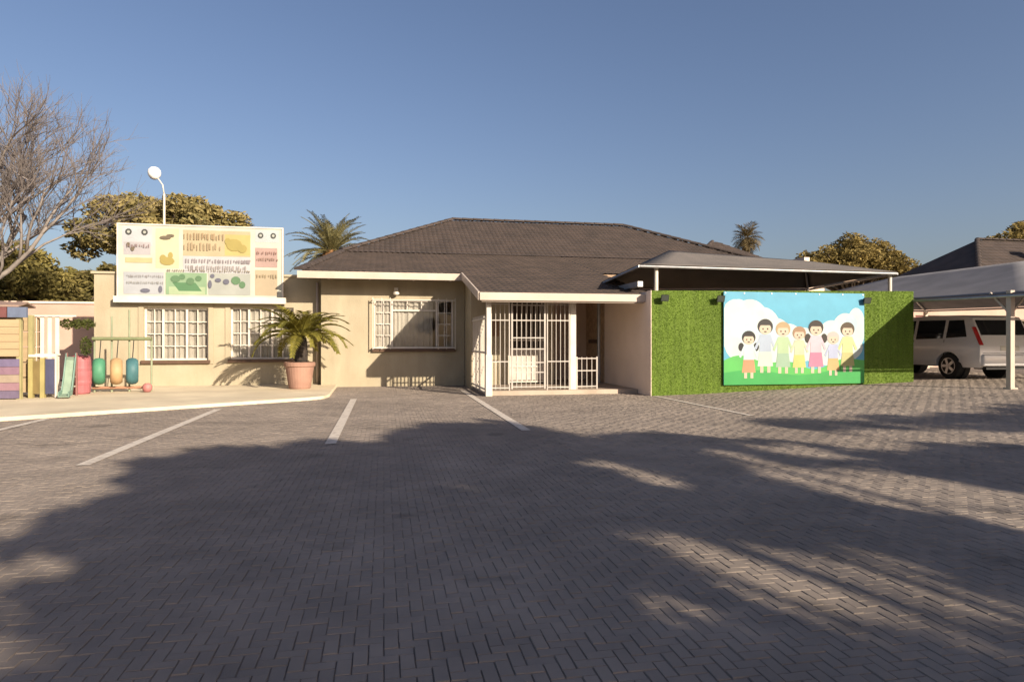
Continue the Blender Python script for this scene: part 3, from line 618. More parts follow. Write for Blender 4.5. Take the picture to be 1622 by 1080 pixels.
for x, y in ((12.42, 11.1), (18.7, 11.1), (12.42, 15.6), (12.42, 19.9), (18.7, 15.6), (18.7, 19.9)):
    m_ = MB(); m_.box(x-.05, x+.05, y-.05, y+.05, .2, 2.22); m_.box(x-.085, x+.085, y-.085, y+.085, gz(x)-.01, gz(x)+.03); m_.build('pole', FASCIA, can2)
for x, y in ((12.42, 11.1),):
    m_ = MB(); m_.bar((x, y, 1.75), (x+.45, y, 2.2), .04, .04); m_.bar((x, y, 1.75), (x, y+.45, 2.2), .04, .04); m_.build('knee_brace', FASCIA, can2)

# ------------------------------------------------------------------ car
CX, CY, CZ = 14.05, 13.35, .245
car = thing('parked_car', (CX+.87, CY+2.2, CZ), 'white people carrier parked nose-in under the blue-grey carport', 'car')
CARW = mat('white_car_paint', (.84, .84, .84), (.82, .82, .82), scale=1, rough=.3, spec=.5, coat=.4)
TINT = mat('dark_car_glass', (.015, .018, .02), (.02, .022, .025), rough=.06, spec=.6); TRIM = mat('black_trim', (.025, .025, .025), rough=.6)
HW = .87
def arch(yc, r, n=12): return [(yc-r*math.cos(math.pi*i/n), .30+r*math.sin(math.pi*i/n)) for i in range(n+1)]
prof = [(.02, .34), (.02, .45)] ; 
low = [(.06, .30)] + arch(.92, .38) + arch(3.62, .38) + [(4.45, .30)]
upp = [(4.52, .45), (4.50, .72), (4.38, .90), (3.62, 1.08), (2.86, 1.52), (2.55, 1.585), (1.6, 1.62), (.7, 1.60), (.36, 1.545), (.14, 1.08), (.06, .92), (.0, .80), (.0, .42)]
poly = low+upp
def inset(z): return 0 if z < .85 else (z-.85)*.22
def inset_low(z): return max(0, (.45-z)*.25)
cv = []; nP = len(poly)
for s in (-1, 1):
    for y, z in poly: cv.append((CX+HW+s*(HW-inset(z)-inset_low(z)), CY+y, CZ+z))
bm = bmesh.new(); B = [bm.verts.new(Vector(p)-OFF[car.name]) for p in cv]
side = [bm.faces.new(B[:nP]), bm.faces.new(list(reversed(B[nP:])))]
for i in range(nP): bm.faces.new((B[i], B[nP+i], B[nP+(i+1) % nP], B[(i+1) % nP]))
# split the sides along the belt line so they can lean in above it
for zc in (.45, .85, 1.05, 1.3, 1.5):
    bmesh.ops.bisect_plane(bm, geom=bm.verts[:]+bm.edges[:]+bm.faces[:], plane_co=(0, 0, zc+CZ-OFF[car.name].z), plane_no=(0, 0, 1))
for v in bm.verts:
    z = v.co.z + OFF[car.name].z - CZ; s = 1 if v.co.x > 0 else -1
    bul = .02*math.sin(min(max((z-.3)/.6, 0), 1)*math.pi)
    v.co.x = s*(HW-inset(z)-inset_low(z)-.02+bul)
bmesh.ops.recalc_face_normals(bm, faces=bm.faces[:]); me = bpy.data.meshes.new('body'); bm.to_mesh(me); bm.free(); me.materials.append(CARW)
body = link(bpy.data.objects.new('body', me), car); bv = body.modifiers.new('bevel', 'BEVEL'); bv.width = .05; bv.segments = 3; bv.limit_method = 'ANGLE'; bv.angle_limit = R(28)
for q in me.polygons: q.use_smooth = True
def sidepane(s, pts, name, m, par=car, out=.006):
    m_ = MB(); a = []
    for y, z in pts: a.append((CX+HW+s*(HW-inset(z)+out-.02), CY+y, CZ+z))
    b = [(x-s*.02, y, z) for x, y, z in a]; n = len(a)
    m_.add(a+b, [tuple(range(n)) if s > 0 else tuple(reversed(range(n)))] + [(i, (i+1) % n, n+(i+1) % n, n+i) for i in range(n)]); return m_.build(name, m, par)
for s in (-1, 1):
    sidepane(s, [(.42, 1.06), (1.02, 1.03), (1.02, 1.48), (.58, 1.48)], 'side_window', TINT); sidepane(s, [(1.12, 1.02), (1.98, 1.00), (1.98, 1.50), (1.12, 1.49)], 'side_window', TINT)
    sidepane(s, [(2.08, 1.0), (3.3, 1.04), (2.74, 1.44), (2.08, 1.50)], 'side_window', TINT)
    sidepane(s, [(.30, .84), (2.05, .86), (2.05, .875), (.30, .855)], 'body_crease', CARW, out=.004)
    for y in (1.06, 2.03, 3.2): sidepane(s, [(y, .42), (y+.008, .42), (y+.008, .98), (y, .98)], 'door_gap', TRIM, out=.012)
    for y in (1.18, 2.16): sidepane(s, [(y, .90), (y+.18, .90), (y+.18, .935), (y, .935)], 'door_handle', CARW, out=.03)
    sidepane(s, [(1.32, .30), (3.22, .30), (3.22, .36), (1.32, .36)], 'sill_trim', TRIM, out=-.03)
m_ = MB(); 
def rearz(y_of, z): return y_of
def rear_quad(x0, x1, z0, z1, out, name, m, d0=None):
    """follow the tailgate profile"""
    def yy(z): return np.interp(z, [.42, .80, .92, 1.08, 1.545], [0, 0, .06, .14, .36])-out
    m_ = MB(); zs = np.linspace(z0, z1, 4); vs = []
    for z in zs: vs += [(CX+x0, CY+yy(z), CZ+z), (CX+x1, CY+yy(z), CZ+z)]
    m_.add(vs, [(2*i, 2*i+1, 2*i+3, 2*i+2) for i in range(3)]); o = m_.build(name, m, car); sm = o.modifiers.new('s', 'SOLIDIFY'); sm.thickness = .02; sm.offset = -1; return o
rear_quad(.20, 2*HW-.20, 1.10, 1.47, .008, 'rear_window', TINT)
RED = mat('red_tail_lens', (.42, .02, .02), (.36, .02, .02), rough=.2, spec=.6)
for a, b in ((.03, .14), (2*HW-.14, 2*HW-.03)): rear_quad(a, b, .86, 1.30, .012, 'tail_light', RED)
rear_quad(.6, 2*HW-.6, .72, .84, .012, 'number_plate', mat('plate_white', (.75, .74, .66), rough=.4)); rear_quad(.10, 2*HW-.1, .655, .665, .008, 'tailgate_gap', TRIM)
m_ = MB(); m_.box(CX+.05, CX+2*HW-.05, CY-.07, CY+.1, CZ+.34, CZ+.63); m_.build('rear_bumper', CARW, car, bevel=.04, smooth=True)
m_ = MB(); m_.box(CX+.15, CX+2*HW-.15, CY-.04, CY+.3, CZ+.27, CZ+.345); m_.build('bumper_valance', TRIM, car)
m_ = MB(); m_.tube([(CX+1.35, CY-.05, CZ+.29), (CX+1.35, CY+.3, CZ+.29)], .03, 8); m_.build('exhaust', GREYST, car)
ALLOY = mat('alloy_rim', (.55, .55, .56), (.48, .48, .5), rough=.3, metal=.8)
for yc in (.92, 3.62):
    for s in (-1, 1):
        xo = CX+HW+s*(HW-.03); m_ = MB(); prof_ = [(.20, -.10), (.30, -.10), (.325, -.07), (.325, .07), (.30, .10), (.21, .10), (.20, .08)]
        m_.lathe((0, 0, 0), prof_, 28); m_.v = [(xo - .09*s + c, CY+yc+a, CZ+.325+b) for a, b, c in m_.v]; wh = m_.build('wheel', RUBBER, car, smooth=False)
        m_ = MB(); m_.lathe((0, 0, 0), [(.205, .045), (.205, .06), (.19, .06), (.185, .03), (.05, .03)], 28)
        for k in range(5):
            an = 2*math.pi*k/5; m_.bar((.03*math.cos(an), .03*math.sin(an), .055), (.19*math.cos(an), .19*math.sin(an), .06), .065, .02)
        m_.lathe((0, 0, 0), [(.05, .03), (.05, .07), (.03, .075)], 12); m_.v = [(xo-.045*s + s*c, CY+yc+a, CZ+.325+b) for a, b, c in m_.v]; m_.build('rim', ALLOY, wh)
        m_ = MB(); m_.lathe((0, 0, 0), [(.36, -.14), (.36, .0)], 24); m_.v = [(xo-.16*s+c*s, CY+yc+a, CZ+.32+b) for a, b, c in m_.v]; m_.build('wheel_well', RUBBER, car)

# ------------------------------------------------------------------ foliage tools
def leaf_mat(name, dark, light, transl=.25): return mat(name, light, dark, scale=1.1, island=.5, rough=.7, transl=transl, spec=.2)
def leaf_cloud(clumps, n, size, flat_=.6, r2=None):
    """clumps: (x,y,z,rx,ry,rz); leaves spread through each clump, denser near its surface"""
    r2 = r2 or rng; cl_ = np.array(clumps, float); wgt = cl_[:, 3]*cl_[:, 4]*cl_[:, 5]; wgt = wgt**.67; idx = r2.choice(len(cl_), n, p=wgt/wgt.sum())
    d = r2.normal(0, 1, (n, 3)); d /= np.linalg.norm(d, axis=1)[:, None]; rad = r2.uniform(.25, 1, n)**.45*r2.uniform(.86, 1.12, n)
    P = cl_[idx, :3] + d*cl_[idx, 3:]*rad[:, None]
    a = r2.normal(0, 1, (n, 3)); a[:, 2] *= flat_; a /= np.linalg.norm(a, axis=1)[:, None]
    b = np.cross(a, r2.normal(0, 1, (n, 3))); b /= np.linalg.norm(b, axis=1)[:, None]; s = size*r2.uniform(.6, 1.3, n)[:, None]
    V = np.stack([P-a*s, P+b*s*.42, P+a*s, P-b*s*.42], 1).reshape(-1, 3); return V, np.arange(n*4).reshape(-1, 4)
def clump_crown(c, r, n, cr, seed, zmin=-.5, squash=.8):
    rs = random.Random(seed); out = []
    while len(out) < n:
        v = Vector((rs.gauss(0, 1), rs.gauss(0, 1), rs.gauss(0, 1))).normalized()
        if v.z < zmin: continue
        k = rs.uniform(.45, .92); q = cr*rs.uniform(.6, 1.25)
        out.append((c[0]+v.x*r[0]*k, c[1]+v.y*r[1]*k, c[2]+v.z*r[2]*k, q, q, q*squash))
    return out
def limbs(mb, base, fork, clumps, r0, seed, every=1):
    rs = random.Random(seed); b, f = Vector(base), Vector(fork)
    mb.tube([b, b*.5+f*.5+Vector((rs.uniform(-.1, .1), rs.uniform(-.1, .1), 0)), f], [r0*1.25, r0, r0*.85], 10)
    for c in clumps[::every]:
        e = Vector(c[:3]); mid = f*.55+e*.45+Vector((rs.uniform(-.3, .3), rs.uniform(-.3, .3), rs.uniform(-.1, .3)))
        mb.tube([f-Vector((0, 0, .1)), mid, e], [r0*.5, r0*.28, r0*.08], 6)
def tree(name, base, fork, clumps, n, size, lm, label, cat='tree', group=None, r0=.25, seed=1, bark=BARK, every=2):
    t = thing(name, base, label, cat, group); m_ = MB(); limbs(m_, base, fork, clumps, r0, seed, every); m_.build('trunk', bark, t, smooth=True)
    V, F = leaf_cloud(clumps, n, size); np_mesh('crown', V, F, lm, t); return t
OLIVE = leaf_mat('olive_leaf', (.07, .065, .02), (.24, .19, .07)); RUST = leaf_mat('rusty_leaf', (.10, .082, .028), (.34, .255, .085)); GREENL = leaf_mat('green_leaf', (.03, .045, .012), (.11, .12, .03))
YEL = leaf_mat('yellow_green_leaf', (.12, .11, .03), (.32, .26, .085))
# background trees
B_ = 'trees beyond the house'
cl_ = clump_crown((-8.85, 30, 5.1), (3.5, 3.0, 2.5), 100, .6, 11, -.12, .65)
tree('round_tree', (-8.85, 30, 0), (-8.85, 30, 3.6), cl_, 36000, .11, mat('round_tree_leaf', (.35, .275, .105), (.11, .10, .035), scale=.8, island=.45, rough=.7, transl=.2), 'dense round brown-green tree behind the signboard', group=B_, r0=.3)
cl_ = clump_crown((-13.2, 27, 3.0), (2.8, 2.2, 1.7), 34, .7, 12, -.5)
tree('leafy_tree', (-13.2, 27, 0), (-13.2, 27, 1.8), cl_, 13000, .12, YEL, 'low yellow-green tree at the far left under the bare branches', group=B_, r0=.18)
cl_ = clump_crown((-10.9, 27.5, 2.6), (1.5, 1.5, 1.5), 22, .6, 14, -.5)
tree('leafy_tree', (-10.9, 27.5, 0), (-10.9, 27.5, 1.5), cl_, 9000, .11, OLIVE, 'low olive tree between the left wing and the yellow-green tree', group=B_, r0=.15)
cl_ = clump_crown((38.6, 49, 7.0), (5.9, 4, 2.2), 90, .85, 15, -.35, .7) + clump_crown((39.8, 49, 8.7), (3.0, 2, 1.2), 14, .9, 16, -.2)
tree('spreading_tree', (38.8, 49, 0), (38.8, 49, 4.5), cl_, 26000, .16, RUST, 'wide rusty-green tree above the grey canopy', group=B_, r0=.35)
cl_ = clump_crown((45.8, 39, 7.2), (3.6, 3, 3.0), 30, .95, 17, -.4)
tree('leafy_tree', (45.8, 39, 0), (45.8, 39, 4.8), cl_, 12000, .17, RUST, 'brown tree at the right edge behind the pink gable', group=B_, r0=.3)
for x, y, z, rx, s, lab in ((22, 62, 3.2, 6, 31, 'dark hedge-like tree low behind the tiled roof ridge end'), (-24, 44, 3.0, 6, 33, 'olive tree mass low on the left horizon')):
    cl_ = clump_crown((x, y, z), (rx, 2.5, 2.2), 30, 1.1, s, -.6); tree('leafy_tree', (x, y, 0), (x, y, 1.6), cl_, 8000, .2, OLIVE, lab, group=B_, r0=.25)
# bare tree on the left
bt = thing('bare_tree', (-10.85, 19.4, 0), 'tall leafless tree with fine twigs at the left edge', 'tree')
mb_, tw = MB(), MB(); rs = random.Random(21)
def grow(p, d, ln_, r0, lev):
    pts = [p]; q = p.copy(); dd = d.copy(); n = 4 if lev < 3 else 3
    for i in range(n):
        dd = (dd + Vector((rs.gauss(0, .13), rs.gauss(0, .13), rs.gauss(.03, .10)))).normalized(); q = q + dd*ln_/n; pts.append(q.copy())
    (mb_ if lev < 3 else tw).tube(pts, [r0*(1-.55*i/n) for i in range(n+1)], 7 if lev < 2 else (5 if lev < 3 else 3), cap=lev < 3)
    if lev == 5: return
    for k in range((4, 6, 6, 5, 5)[lev]):
        f = rs.uniform(.35, 1.0); i = min(int(f*n), n-1); b = pts[i].lerp(pts[i+1], f*n-i); ax = Vector((rs.gauss(0, 1), rs.gauss(0, 1), rs.gauss(0, .6))).normalized()
        nd = (dd + ax*rs.uniform(.45, .85) + Vector((0, 0, .12))).normalized(); grow(b, nd, ln_*rs.uniform(.5, .74), r0*(.5 if lev < 3 else .5), lev+1)
base = Vector((-10.85, 19.4, 0))
mb_.tube([base, base+Vector((.05, 0, 1.2)), base+Vector((.1, 0, 2.2))], [.26, .2, .18], 10)
for d in ((.28, -.1, 1.0), (.08, .2, 1.0), (-.4, 0, 1.0), (.42, .25, .9), (.0, -.45, .9), (.50, -.1, .6), (-.5, .2, .8)): grow(base+Vector((.1, 0, 2.1)), Vector(d).normalized(), 2.95, .085, 1)
mb_.build('trunk', GBARK, bt, smooth=True); tag(tw.build('twigs', mat('twig_bark', (.22, .19, .18), (.16, .14, .13), scale=3), bt), kind='stuff')

# palms -----------------------------------------------------------
def frond_mesh(name, length, droop, nl, ll, lw, m, rise=.9, vshape=.5, seed=1):
    """rachis arching outwards along +X with paired leaflets"""
    rs = random.Random(seed); mb = MB(); pts = []; a = rise
    p = Vector((0, 0, 0)); n = 12
    for i in range(n+1):
        pts.append(p.copy()); p = p + Vector((math.cos(a), 0, math.sin(a)))*(length/n); a -= droop/n*(.5+i/n)
    mb.tube(pts, [.022*length*(1-.85*i/n)*.6+.003 for i in range(n+1)], 5)
    for i in range(nl):
        f = .14+.86*(i+.5)/nl; q = f*n; k = min(int(q), n-1); b = pts[k].lerp(pts[k+1], q-k); t = (pts[k+1]-pts[k]).normalized(); up = Vector((-t.z, 0, t.x))
        L_ = ll*(math.sin(min(f*1.15, 1)*math.pi)*.65+.35)*rs.uniform(.85, 1.1)
        for s in (-1, 1):
            d = (t*rs.uniform(.5, .8) + Vector((0, s, 0)) + up*vshape*rs.uniform(.5, 1.2)).normalized(); w_ = t*lw
            tip = b+d*L_ - Vector((0, 0, L_*.22)); midp = b+d*L_*.5
            mb.add([b-w_*.5, midp-w_*.9, tip, midp+w_*.9, b+w_*.5], [(0, 1, 2, 3, 4)])
    me = bpy.data.meshes.new(name); me.from_pydata(mb.v, [], mb.f); me.materials.append(m); return me
def put_fronds(t, top, meshes, n, tilt0, tilt1, seed, sc_=1.0):
    rs = random.Random(seed)
    for i in range(n):
        o = bpy.data.objects.new('frond', meshes[i % len(meshes)]); COL.objects.link(o); o.parent = t
        az = i*2.39996+rs.uniform(-.15, .15); ti = tilt0+(tilt1-tilt0)*(i/n)+rs.uniform(-.12, .12)
        o.location = Vector(top)+Vector((math.cos(az)*.05, math.sin(az)*.05, 0))-OFF[t.name]
        o.rotation_mode = 'QUATERNION'; o.rotation_quaternion = Quaternion((0, 0, 1), az) @ Quaternion((0, 1, 0), ti); s = sc_*rs.uniform(.85, 1.12); o.scale = (s, s, s)
PALM = leaf_mat('palm_leaf', (.08, .08, .03), (.32, .28, .13), .2); CYC = leaf_mat('cycad_leaf', (.07, .075, .012), (.25, .215, .04), .2)
# date palm behind the bay roof
t = thing('date_palm', (-3.3, 43.5, 0), 'feathery date palm rising behind the left end of the tiled roof', 'palm tree')
m_ = MB(); m_.tube([(-3.3, 43.5, 0), (-3.3, 43.5, 3), (-3.3, 43.5, 6.6)], [.42, .36, .42], 12); m_.build('trunk', BARK, t, smooth=True)
fm = [frond_mesh('frond', 3.0, .9, 34, .55, .03, PALM, .0, .4, s) for s in (1, 2)] + [frond_mesh('frond', 2.8, 1.5, 34, .55, .03, PALM, .0, .4, 3)]
put_fronds(t, (-3.3, 43.5, 6.8), fm, 60, -1.5, .3, 3)
m_ = MB(); m_.lathe((-3.3, 43.5, 6.0), [(.4, 0), (.62, .3), (.6, .7), (.3, 1.0)], 12); m_.build('crown_boss', mat('palm_boot', (.34, .18, .08), (.22, .11, .05), scale=4, bump=.6, bscale=12), t)
# fan palm on the right
px_, py_ = 31.2, 52.5
t = thing('fan_palm', (px_, py_, 0), 'tall narrow fan palm above the right end of the tiled roof', 'palm tree')
m_ = MB(); m_.tube([(px_, py_, 0), (px_, py_, 5), (px_, py_, 10.1)], [.32, .24, .26], 10); m_.build('trunk', BARK, t, smooth=True)
fm = [frond_mesh('frond', 1.45, 1.0, 18, .8, .03, mat('fan_palm_leaf', (.20, .15, .07), (.08, .06, .025), scale=1, island=.5, transl=.2), .0, .3, s) for s in (5, 6)]
put_fronds(t, (px_, py_, 10.2), fm, 36, -1.4, 1.2, 5)
# potted cycad
PX, PY = -1.98, 16.45
t = thing('potted_palm', (PX, PY, .06), 'potted cycad palm in a terracotta pot in front of the left wing', 'potted plant')
m_ = MB(); m_.lathe((PX, PY, .06), [(.24, 0), (.26, .04), (.33, .52), (.36, .54), (.37, .63), (.33, .64), (.31, .56), (.02, .55)], 28); m_.build('pot', TERRA, t, smooth=False)
m_ = MB(); m_.lathe((PX, PY, .06), [(.32, .55), (.30, .585), (.05, .60)], 20); m_.build('soil', mat('dark_soil', (.05, .035, .025), bump=.5), t)
m_ = MB(); m_.lathe((PX+.03, PY, .62), [(.10, 0), (.155, .12), (.16, .3), (.145, .45), (.13, .64), (.08, .72)], 14); m_.build('trunk', mat('cycad_trunk', (.05, .038, .03), (.025, .02, .018), scale=14, bump=1, bscale=25), t)
fm = [frond_mesh('frond', 1.2, d, 40, .25, .017, CYC, .0, .35, s) for d, s in ((1.5, 1), (1.15, 2), (1.8, 3))]
put_fronds(t, (PX+.03, PY, 1.33), fm, 40, -1.05, -.05, 9)

# ------------------------------------------------------------------ lamp, neighbouring buildings, left boundary
lx, ly = -7.33, 24.2
t = thing('lamp_post', (lx, ly, 0), 'slim lamp post with a white globe above the signboard', 'street lamp')
m_ = MB(); m_.tube([(lx, ly, 0), (lx, ly, 6.2)], [.05, .035], 10); m_.build('pole', WHITE, t, smooth=True)
m_ = MB(); m_.tube([(lx, ly, 6.15), (lx-.05, ly, 6.5), (lx-.2, ly, 6.72), (lx-.31, ly, 6.78)], .022, 8); m_.build('arm', WHITE, t, smooth=True)
m_ = MB(); m_.lathe((lx-.31, ly, 6.88), [(.02, -.22), (.12, -.18), (.19, -.08), (.21, .02), (.19, .11), (.12, .19), (.02, .22)], 18); m_.build('globe', mat('opal_globe', (.88, .88, .86), (.84, .84, .82), rough=.3), t, smooth=True)
PINK = mat('pink_plaster', (.50, .35, .28), (.42, .29, .23), scale=.8, bump=.25)
m_ = MB(); m_.box(-34, -7.6, 22.6, 22.85, 0, 2.35); o = m_.build('garden_wall', PINK); tag(o, 'long pinkish garden wall behind the play area at the left', 'wall')
m_ = MB(); m_.box(-34, -7.55, 22.55, 22.9, 2.352, 2.42); m_.build('coping', TANP, o)
def small_house(x0, x1, y0, y1, eh, rh, wm, label, hip=True, wins=(), gable_x=False):
    t = thing('neighbour_house', ((x0+x1)/2, (y0+y1)/2, 0), label, 'house'); m_ = MB()
    wall_grid(m_, x0, x1, 0, eh, y0, y0+.2, wins); m_.box(x0, x0+.2, y0+.2, y1, 0, eh); m_.box(x1-.2, x1, y0+.2, y1, 0, eh); m_.box(x0+.2, x1-.2, y1-.2, y1, 0, eh); m_.build('wall', wm, t)
    o_ = .45; a, b, c, d = x0-o_, x1+o_, y0-o_, y1+o_; m_ = MB(); ym = (c+d)/2; k = (d-c)/2 if hip else 0
    m_.add([(a,c,eh),(b,c,eh),(b,d,eh),(a,d,eh),(a+k,ym,rh),(b-k,ym,rh)], [(0,1,5,4),(1,2,5),(2,3,4,5),(3,0,4),(3,2,1,0)]); r_ = m_.build('roof', TILE, t)
    L_ = math.hypot(ym-c, rh-eh)
    if hip: tile_sheet('roof_tiles', (a, c, eh), (1,0,0), (0, ym-c, rh-eh), b-a, L_, [((a,c,0), (-1,1,0)), ((b,c,0), (1,1,0))], r_, per=.3)
    else: tile_sheet('roof_tiles', (a, c, eh), (1,0,0), (0, ym-c, rh-eh), b-a, L_, [], r_, per=.3)
    caps((a+k, ym, rh), (b-k, ym, rh), r_)
    if hip: caps((a, c, eh), (a+k, ym, rh), r_)
    for w_ in wins: window(w_, y0, (0, .5, 1), ((1, 2, 0), (1, 2, 0)), ((.05, .4, 30, .2),), None, par=t)
    return t, r_
nh, nr = small_house(14.6, 22.9, 31, 39, 4.2, 6.9, TANP, 'house with a dark tiled roof just behind the right end of the main roof')
nh2, nr2 = small_house(24.5, 42, 23.2, 32, 3.0, 6.2, PINK, 'pinkish house with tiled roof behind the carport', True, ((26, 27.8, 1.1, 2.1), (29.6, 31.6, 1.1, 2.1)))
m_ = MB(); m_.box(30.1, 30.6, 25.2, 25.7, 4.2, 5.75); m_.box(30.03, 30.67, 25.13, 25.77, 5.751, 5.85); m_.build('chimney', WHITE, nr2)
garage = thing('garage', (20.5, 23.5, 0), 'low flat-roofed pinkish garage behind the carport', 'garage')
m_ = MB(); wall_grid(m_, 16.5, 24.2, 0, 2.75, 22.2, 22.4, [(17.6, 19.0, 1.2, 2.1), (20.4, 22.9, .1, 2.2)]); m_.box(16.5, 16.7, 22.4, 27, 0, 2.749); m_.box(24.0, 24.2, 22.4, 27, 0, 2.749); m_.build('wall', PINK, garage)
m_ = MB(); m_.box(16.4, 24.3, 22.05, 27.1, 2.752, 2.9); m_.build('roof', FASCIA, garage)
m_ = MB(); m_.box(20.42, 22.88, 22.26, 22.3, .1, 2.19); m_.build('door', mat('maroon_door', (.22, .07, .06), rough=.5), garage)
window((17.6, 19.0, 1.2, 2.1), 22.2, (0, .5, 1), ((1, 2, 0), (1, 2, 0)), ((.05, .9, 30, .2),), None, par=garage)
m_ = MB(); N = 10
m_.box(13.6, 30, 20.9, 21.1, .1, 1.75); gw = m_.build('garden_wall', TANP); tag(gw, 'low tan wall behind the parked white car', 'wall')
m_ = MB(); m_.box(13.55, 30.05, 20.85, 21.15, 1.752, 1.83); m_.build('coping', CREAM, gw)

# ------------------------------------------------------------------ play area at the left
def ply(c): return flat('play_%d_%d_%d' % c, c3(*[x*.78+y*.22 for x, y in zip(c, (226, 204, 170))]), rough=.55, stain=(6, (1, 1, .5), .8, 1.05))
PZ = .06
# wooden playhouse
hx0, hx1, hy = -8.6, -7.0, 14.45
t = thing('playhouse', (-7.7, 14.9, PZ), 'wooden playhouse with tan boards and purple lower panels at the left edge', 'playhouse')
for i in range(5):
    m_ = MB(); m_.box(hx0, hx1, hy, hy+.022, .90+i*.145, .90+i*.145+.138); m_.build('plank', mat('tan_board', (.40, .30, .18), (.33, .245, .145), scale=3, stretch=(.4, 3, 6), objrand=.4), t)
for i, c in enumerate(((124, 100, 130), (190, 130, 140), (206, 170, 140), (168, 116, 136), (128, 106, 146))):
    m_ = MB(); m_.box(hx0, hx1, hy+.0, hy+.022, PZ+.02+i*.155, PZ+.02+i*.155+.148); m_.build('lower_plank', ply(c), t)
for x in (hx0+.04, hx0+.9, hx1-.02):
    for y in (hy+.06, hy+.5):
        m_ = MB(); m_.box(x-.04, x+.04, y-.035, y+.045, PZ, 1.72); m_.build('corner_post', ply((96, 104, 160)) if x < -7.5 else ply((214, 190, 120)), t)
for i in range(5):
    m_ = MB(); m_.box(hx0, hx1-.06, hy+1.13, hy+.52, PZ+.1+i*.31, PZ+.1+i*.31+.29); m_.build('back_plank', MATS['tan_board'], t)
for i, c in enumerate(((120, 150, 160), (150, 70, 66), (176, 90, 80), (130, 60, 60), (110, 120, 150))):
    x = hx0+.02+i*.35; m_ = MB(); m_.box(x, x+.33, hy-.04, hy+.02, 1.66, 1.86); m_.build('roof_valance', ply(c), t)
m_ = MB(); m_.prism([(hx0-.05, hy-.05, 1.90), (hx1+.02, hy-.05, 1.90), (hx1+.02, hy+.28, 1.98), (hx0-.05, hy+.28, 1.98)], .035); m_.prism([(hx0-.05, hy+.281, 1.98), (hx1+.02, hy+.281, 1.98), (hx1+.02, hy+.6, 1.90), (hx0-.05, hy+.6, 1.90)], .035); m_.build('roof', ply((196, 150, 128)), t)
# white trellis with climbing leaves
t = thing('trellis', (-6.6, 15.2, PZ), 'white slatted trellis frame beside the wooden playhouse', 'trellis')
m_ = MB(); m_.bar((-7.12, 15.2, 1.72), (-6.3, 15.2, 1.72), .03, .03); m_.build('top_rail', WHITE, t)
m_ = MB(); m_.bar((-7.12, 15.2, .92), (-6.6, 15.2, .92), .04, .04); m_.build('lower_rail', WHITE, t)
for x in (-7.09, -6.95, -6.81, -6.67):
    m_ = MB(); m_.box(x-.036, x+.036, 15.228, 15.25, PZ, 1.70); m_.build('slat', WHITE, t)
V, F = leaf_cloud([(-6.55+.2*i, 15.4, 1.56, .15, .08, .11) for i in range(3)]+[(-6.2, 15.4, 1.1, .12, .08, .2)], 900, .035); np_mesh('climber_leaves', V, F, GREENL, t)
# toy board: yellow posts, blue panel
t = thing('activity_board', (-6.75, 14.75, PZ), 'yellow-framed activity board with a dark blue panel', 'activity board')
for x in (-6.93, -6.72): m_ = MB(); m_.box(x-.04, x+.04, 14.72, 14.80, PZ, .86); m_.build('post', ply((216, 186, 104)), t)
m_ = MB(); m_.box(-6.89, -6.76, 14.74, 14.77, .14, .80); m_.build('brown_panel', ply((150, 116, 56)), t)
m_ = MB(); m_.box(-6.67, -6.50, 14.74, 14.77, .14, .84); m_.build('blue_panel', ply((66, 66, 104)), t)
m_ = MB(); m_.box(-6.49, -6.46, 14.72, 14.78, PZ, .88); m_.box(-6.96, -6.46, 14.715, 14.785, .882, .93); m_.build('white_trim', WHITE, t)
# small slide
t = thing('toddler_slide', (-6.28, 15.1, PZ), 'pale green toddler slide beside the pink barrel', 'slide')
m_ = MB(); pth = [(-6.42, 15.25, .86), (-6.36, 15.1, .80), (-6.27, 14.8, .42), (-6.22, 14.6, .14), (-6.2, 14.4, .10)]
for i in range(4):
    a, b = Vector(pth[i]), Vector(pth[i+1]); m_.bar(a, b, .16, .02)
m_.build('chute', ply((176, 196, 160)), t)
m_ = MB()
for i in range(4):
    for s in (-.09, .09): m_.bar(Vector(pth[i])+Vector((s, 0, .04)), Vector(pth[i+1])+Vector((s, 0, .04)), .02, .1)
m_.build('side_rail', ply((150, 186, 160)), t)
for s in (-.09, .09): m_ = MB(); m_.bar((-6.42+s, 15.3, PZ), (-6.42+s, 15.28, .95), .03, .03); m_.build('ladder_post', ply((190, 110, 100)), t)
for z in (.25, .45, .65): m_ = MB(); m_.bar((-6.51, 15.3, z), (-6.33, 15.3, z), .025, .025); m_.build('rung', ply((226, 210, 180)), t)
# pink barrel
t = thing('pink_barrel', (-6.42, 15.7, PZ), 'pink ribbed barrel standing beside the painted tyres', 'barrel')
bx0 = (-6.42, 15.7, PZ); m_ = MB(); m_.lathe(bx0, [(.16, 0), (.185, .03), (.195, .2), (.2, .205), (.205, .25), (.2, .295), (.21, .4), (.21, .5), (.2, .505), (.205, .55), (.2, .595), (.195, .7), (.18, .79), (.165, .8), (.15, .78), (.03, .775)], 22); m_.build('drum', ply((222, 104, 108)), t)
m_ = MB(); m_.lathe((bx0[0], bx0[1], PZ+.79), [(.17, 0), (.175, .02), (.12, .04)], 20); m_.build('rim', ply((206, 84, 92)), t)
m_ = MB(); m_.lathe((-6.62, 15.8, PZ), [(.12, 0), (.15, .25), (.16, .4), (.14, .42), (.05, .41)], 16); tag(m_.build('flower_pot', ply((130, 62, 48))), 'dark red pot half hidden behind the pink barrel', 'pot')
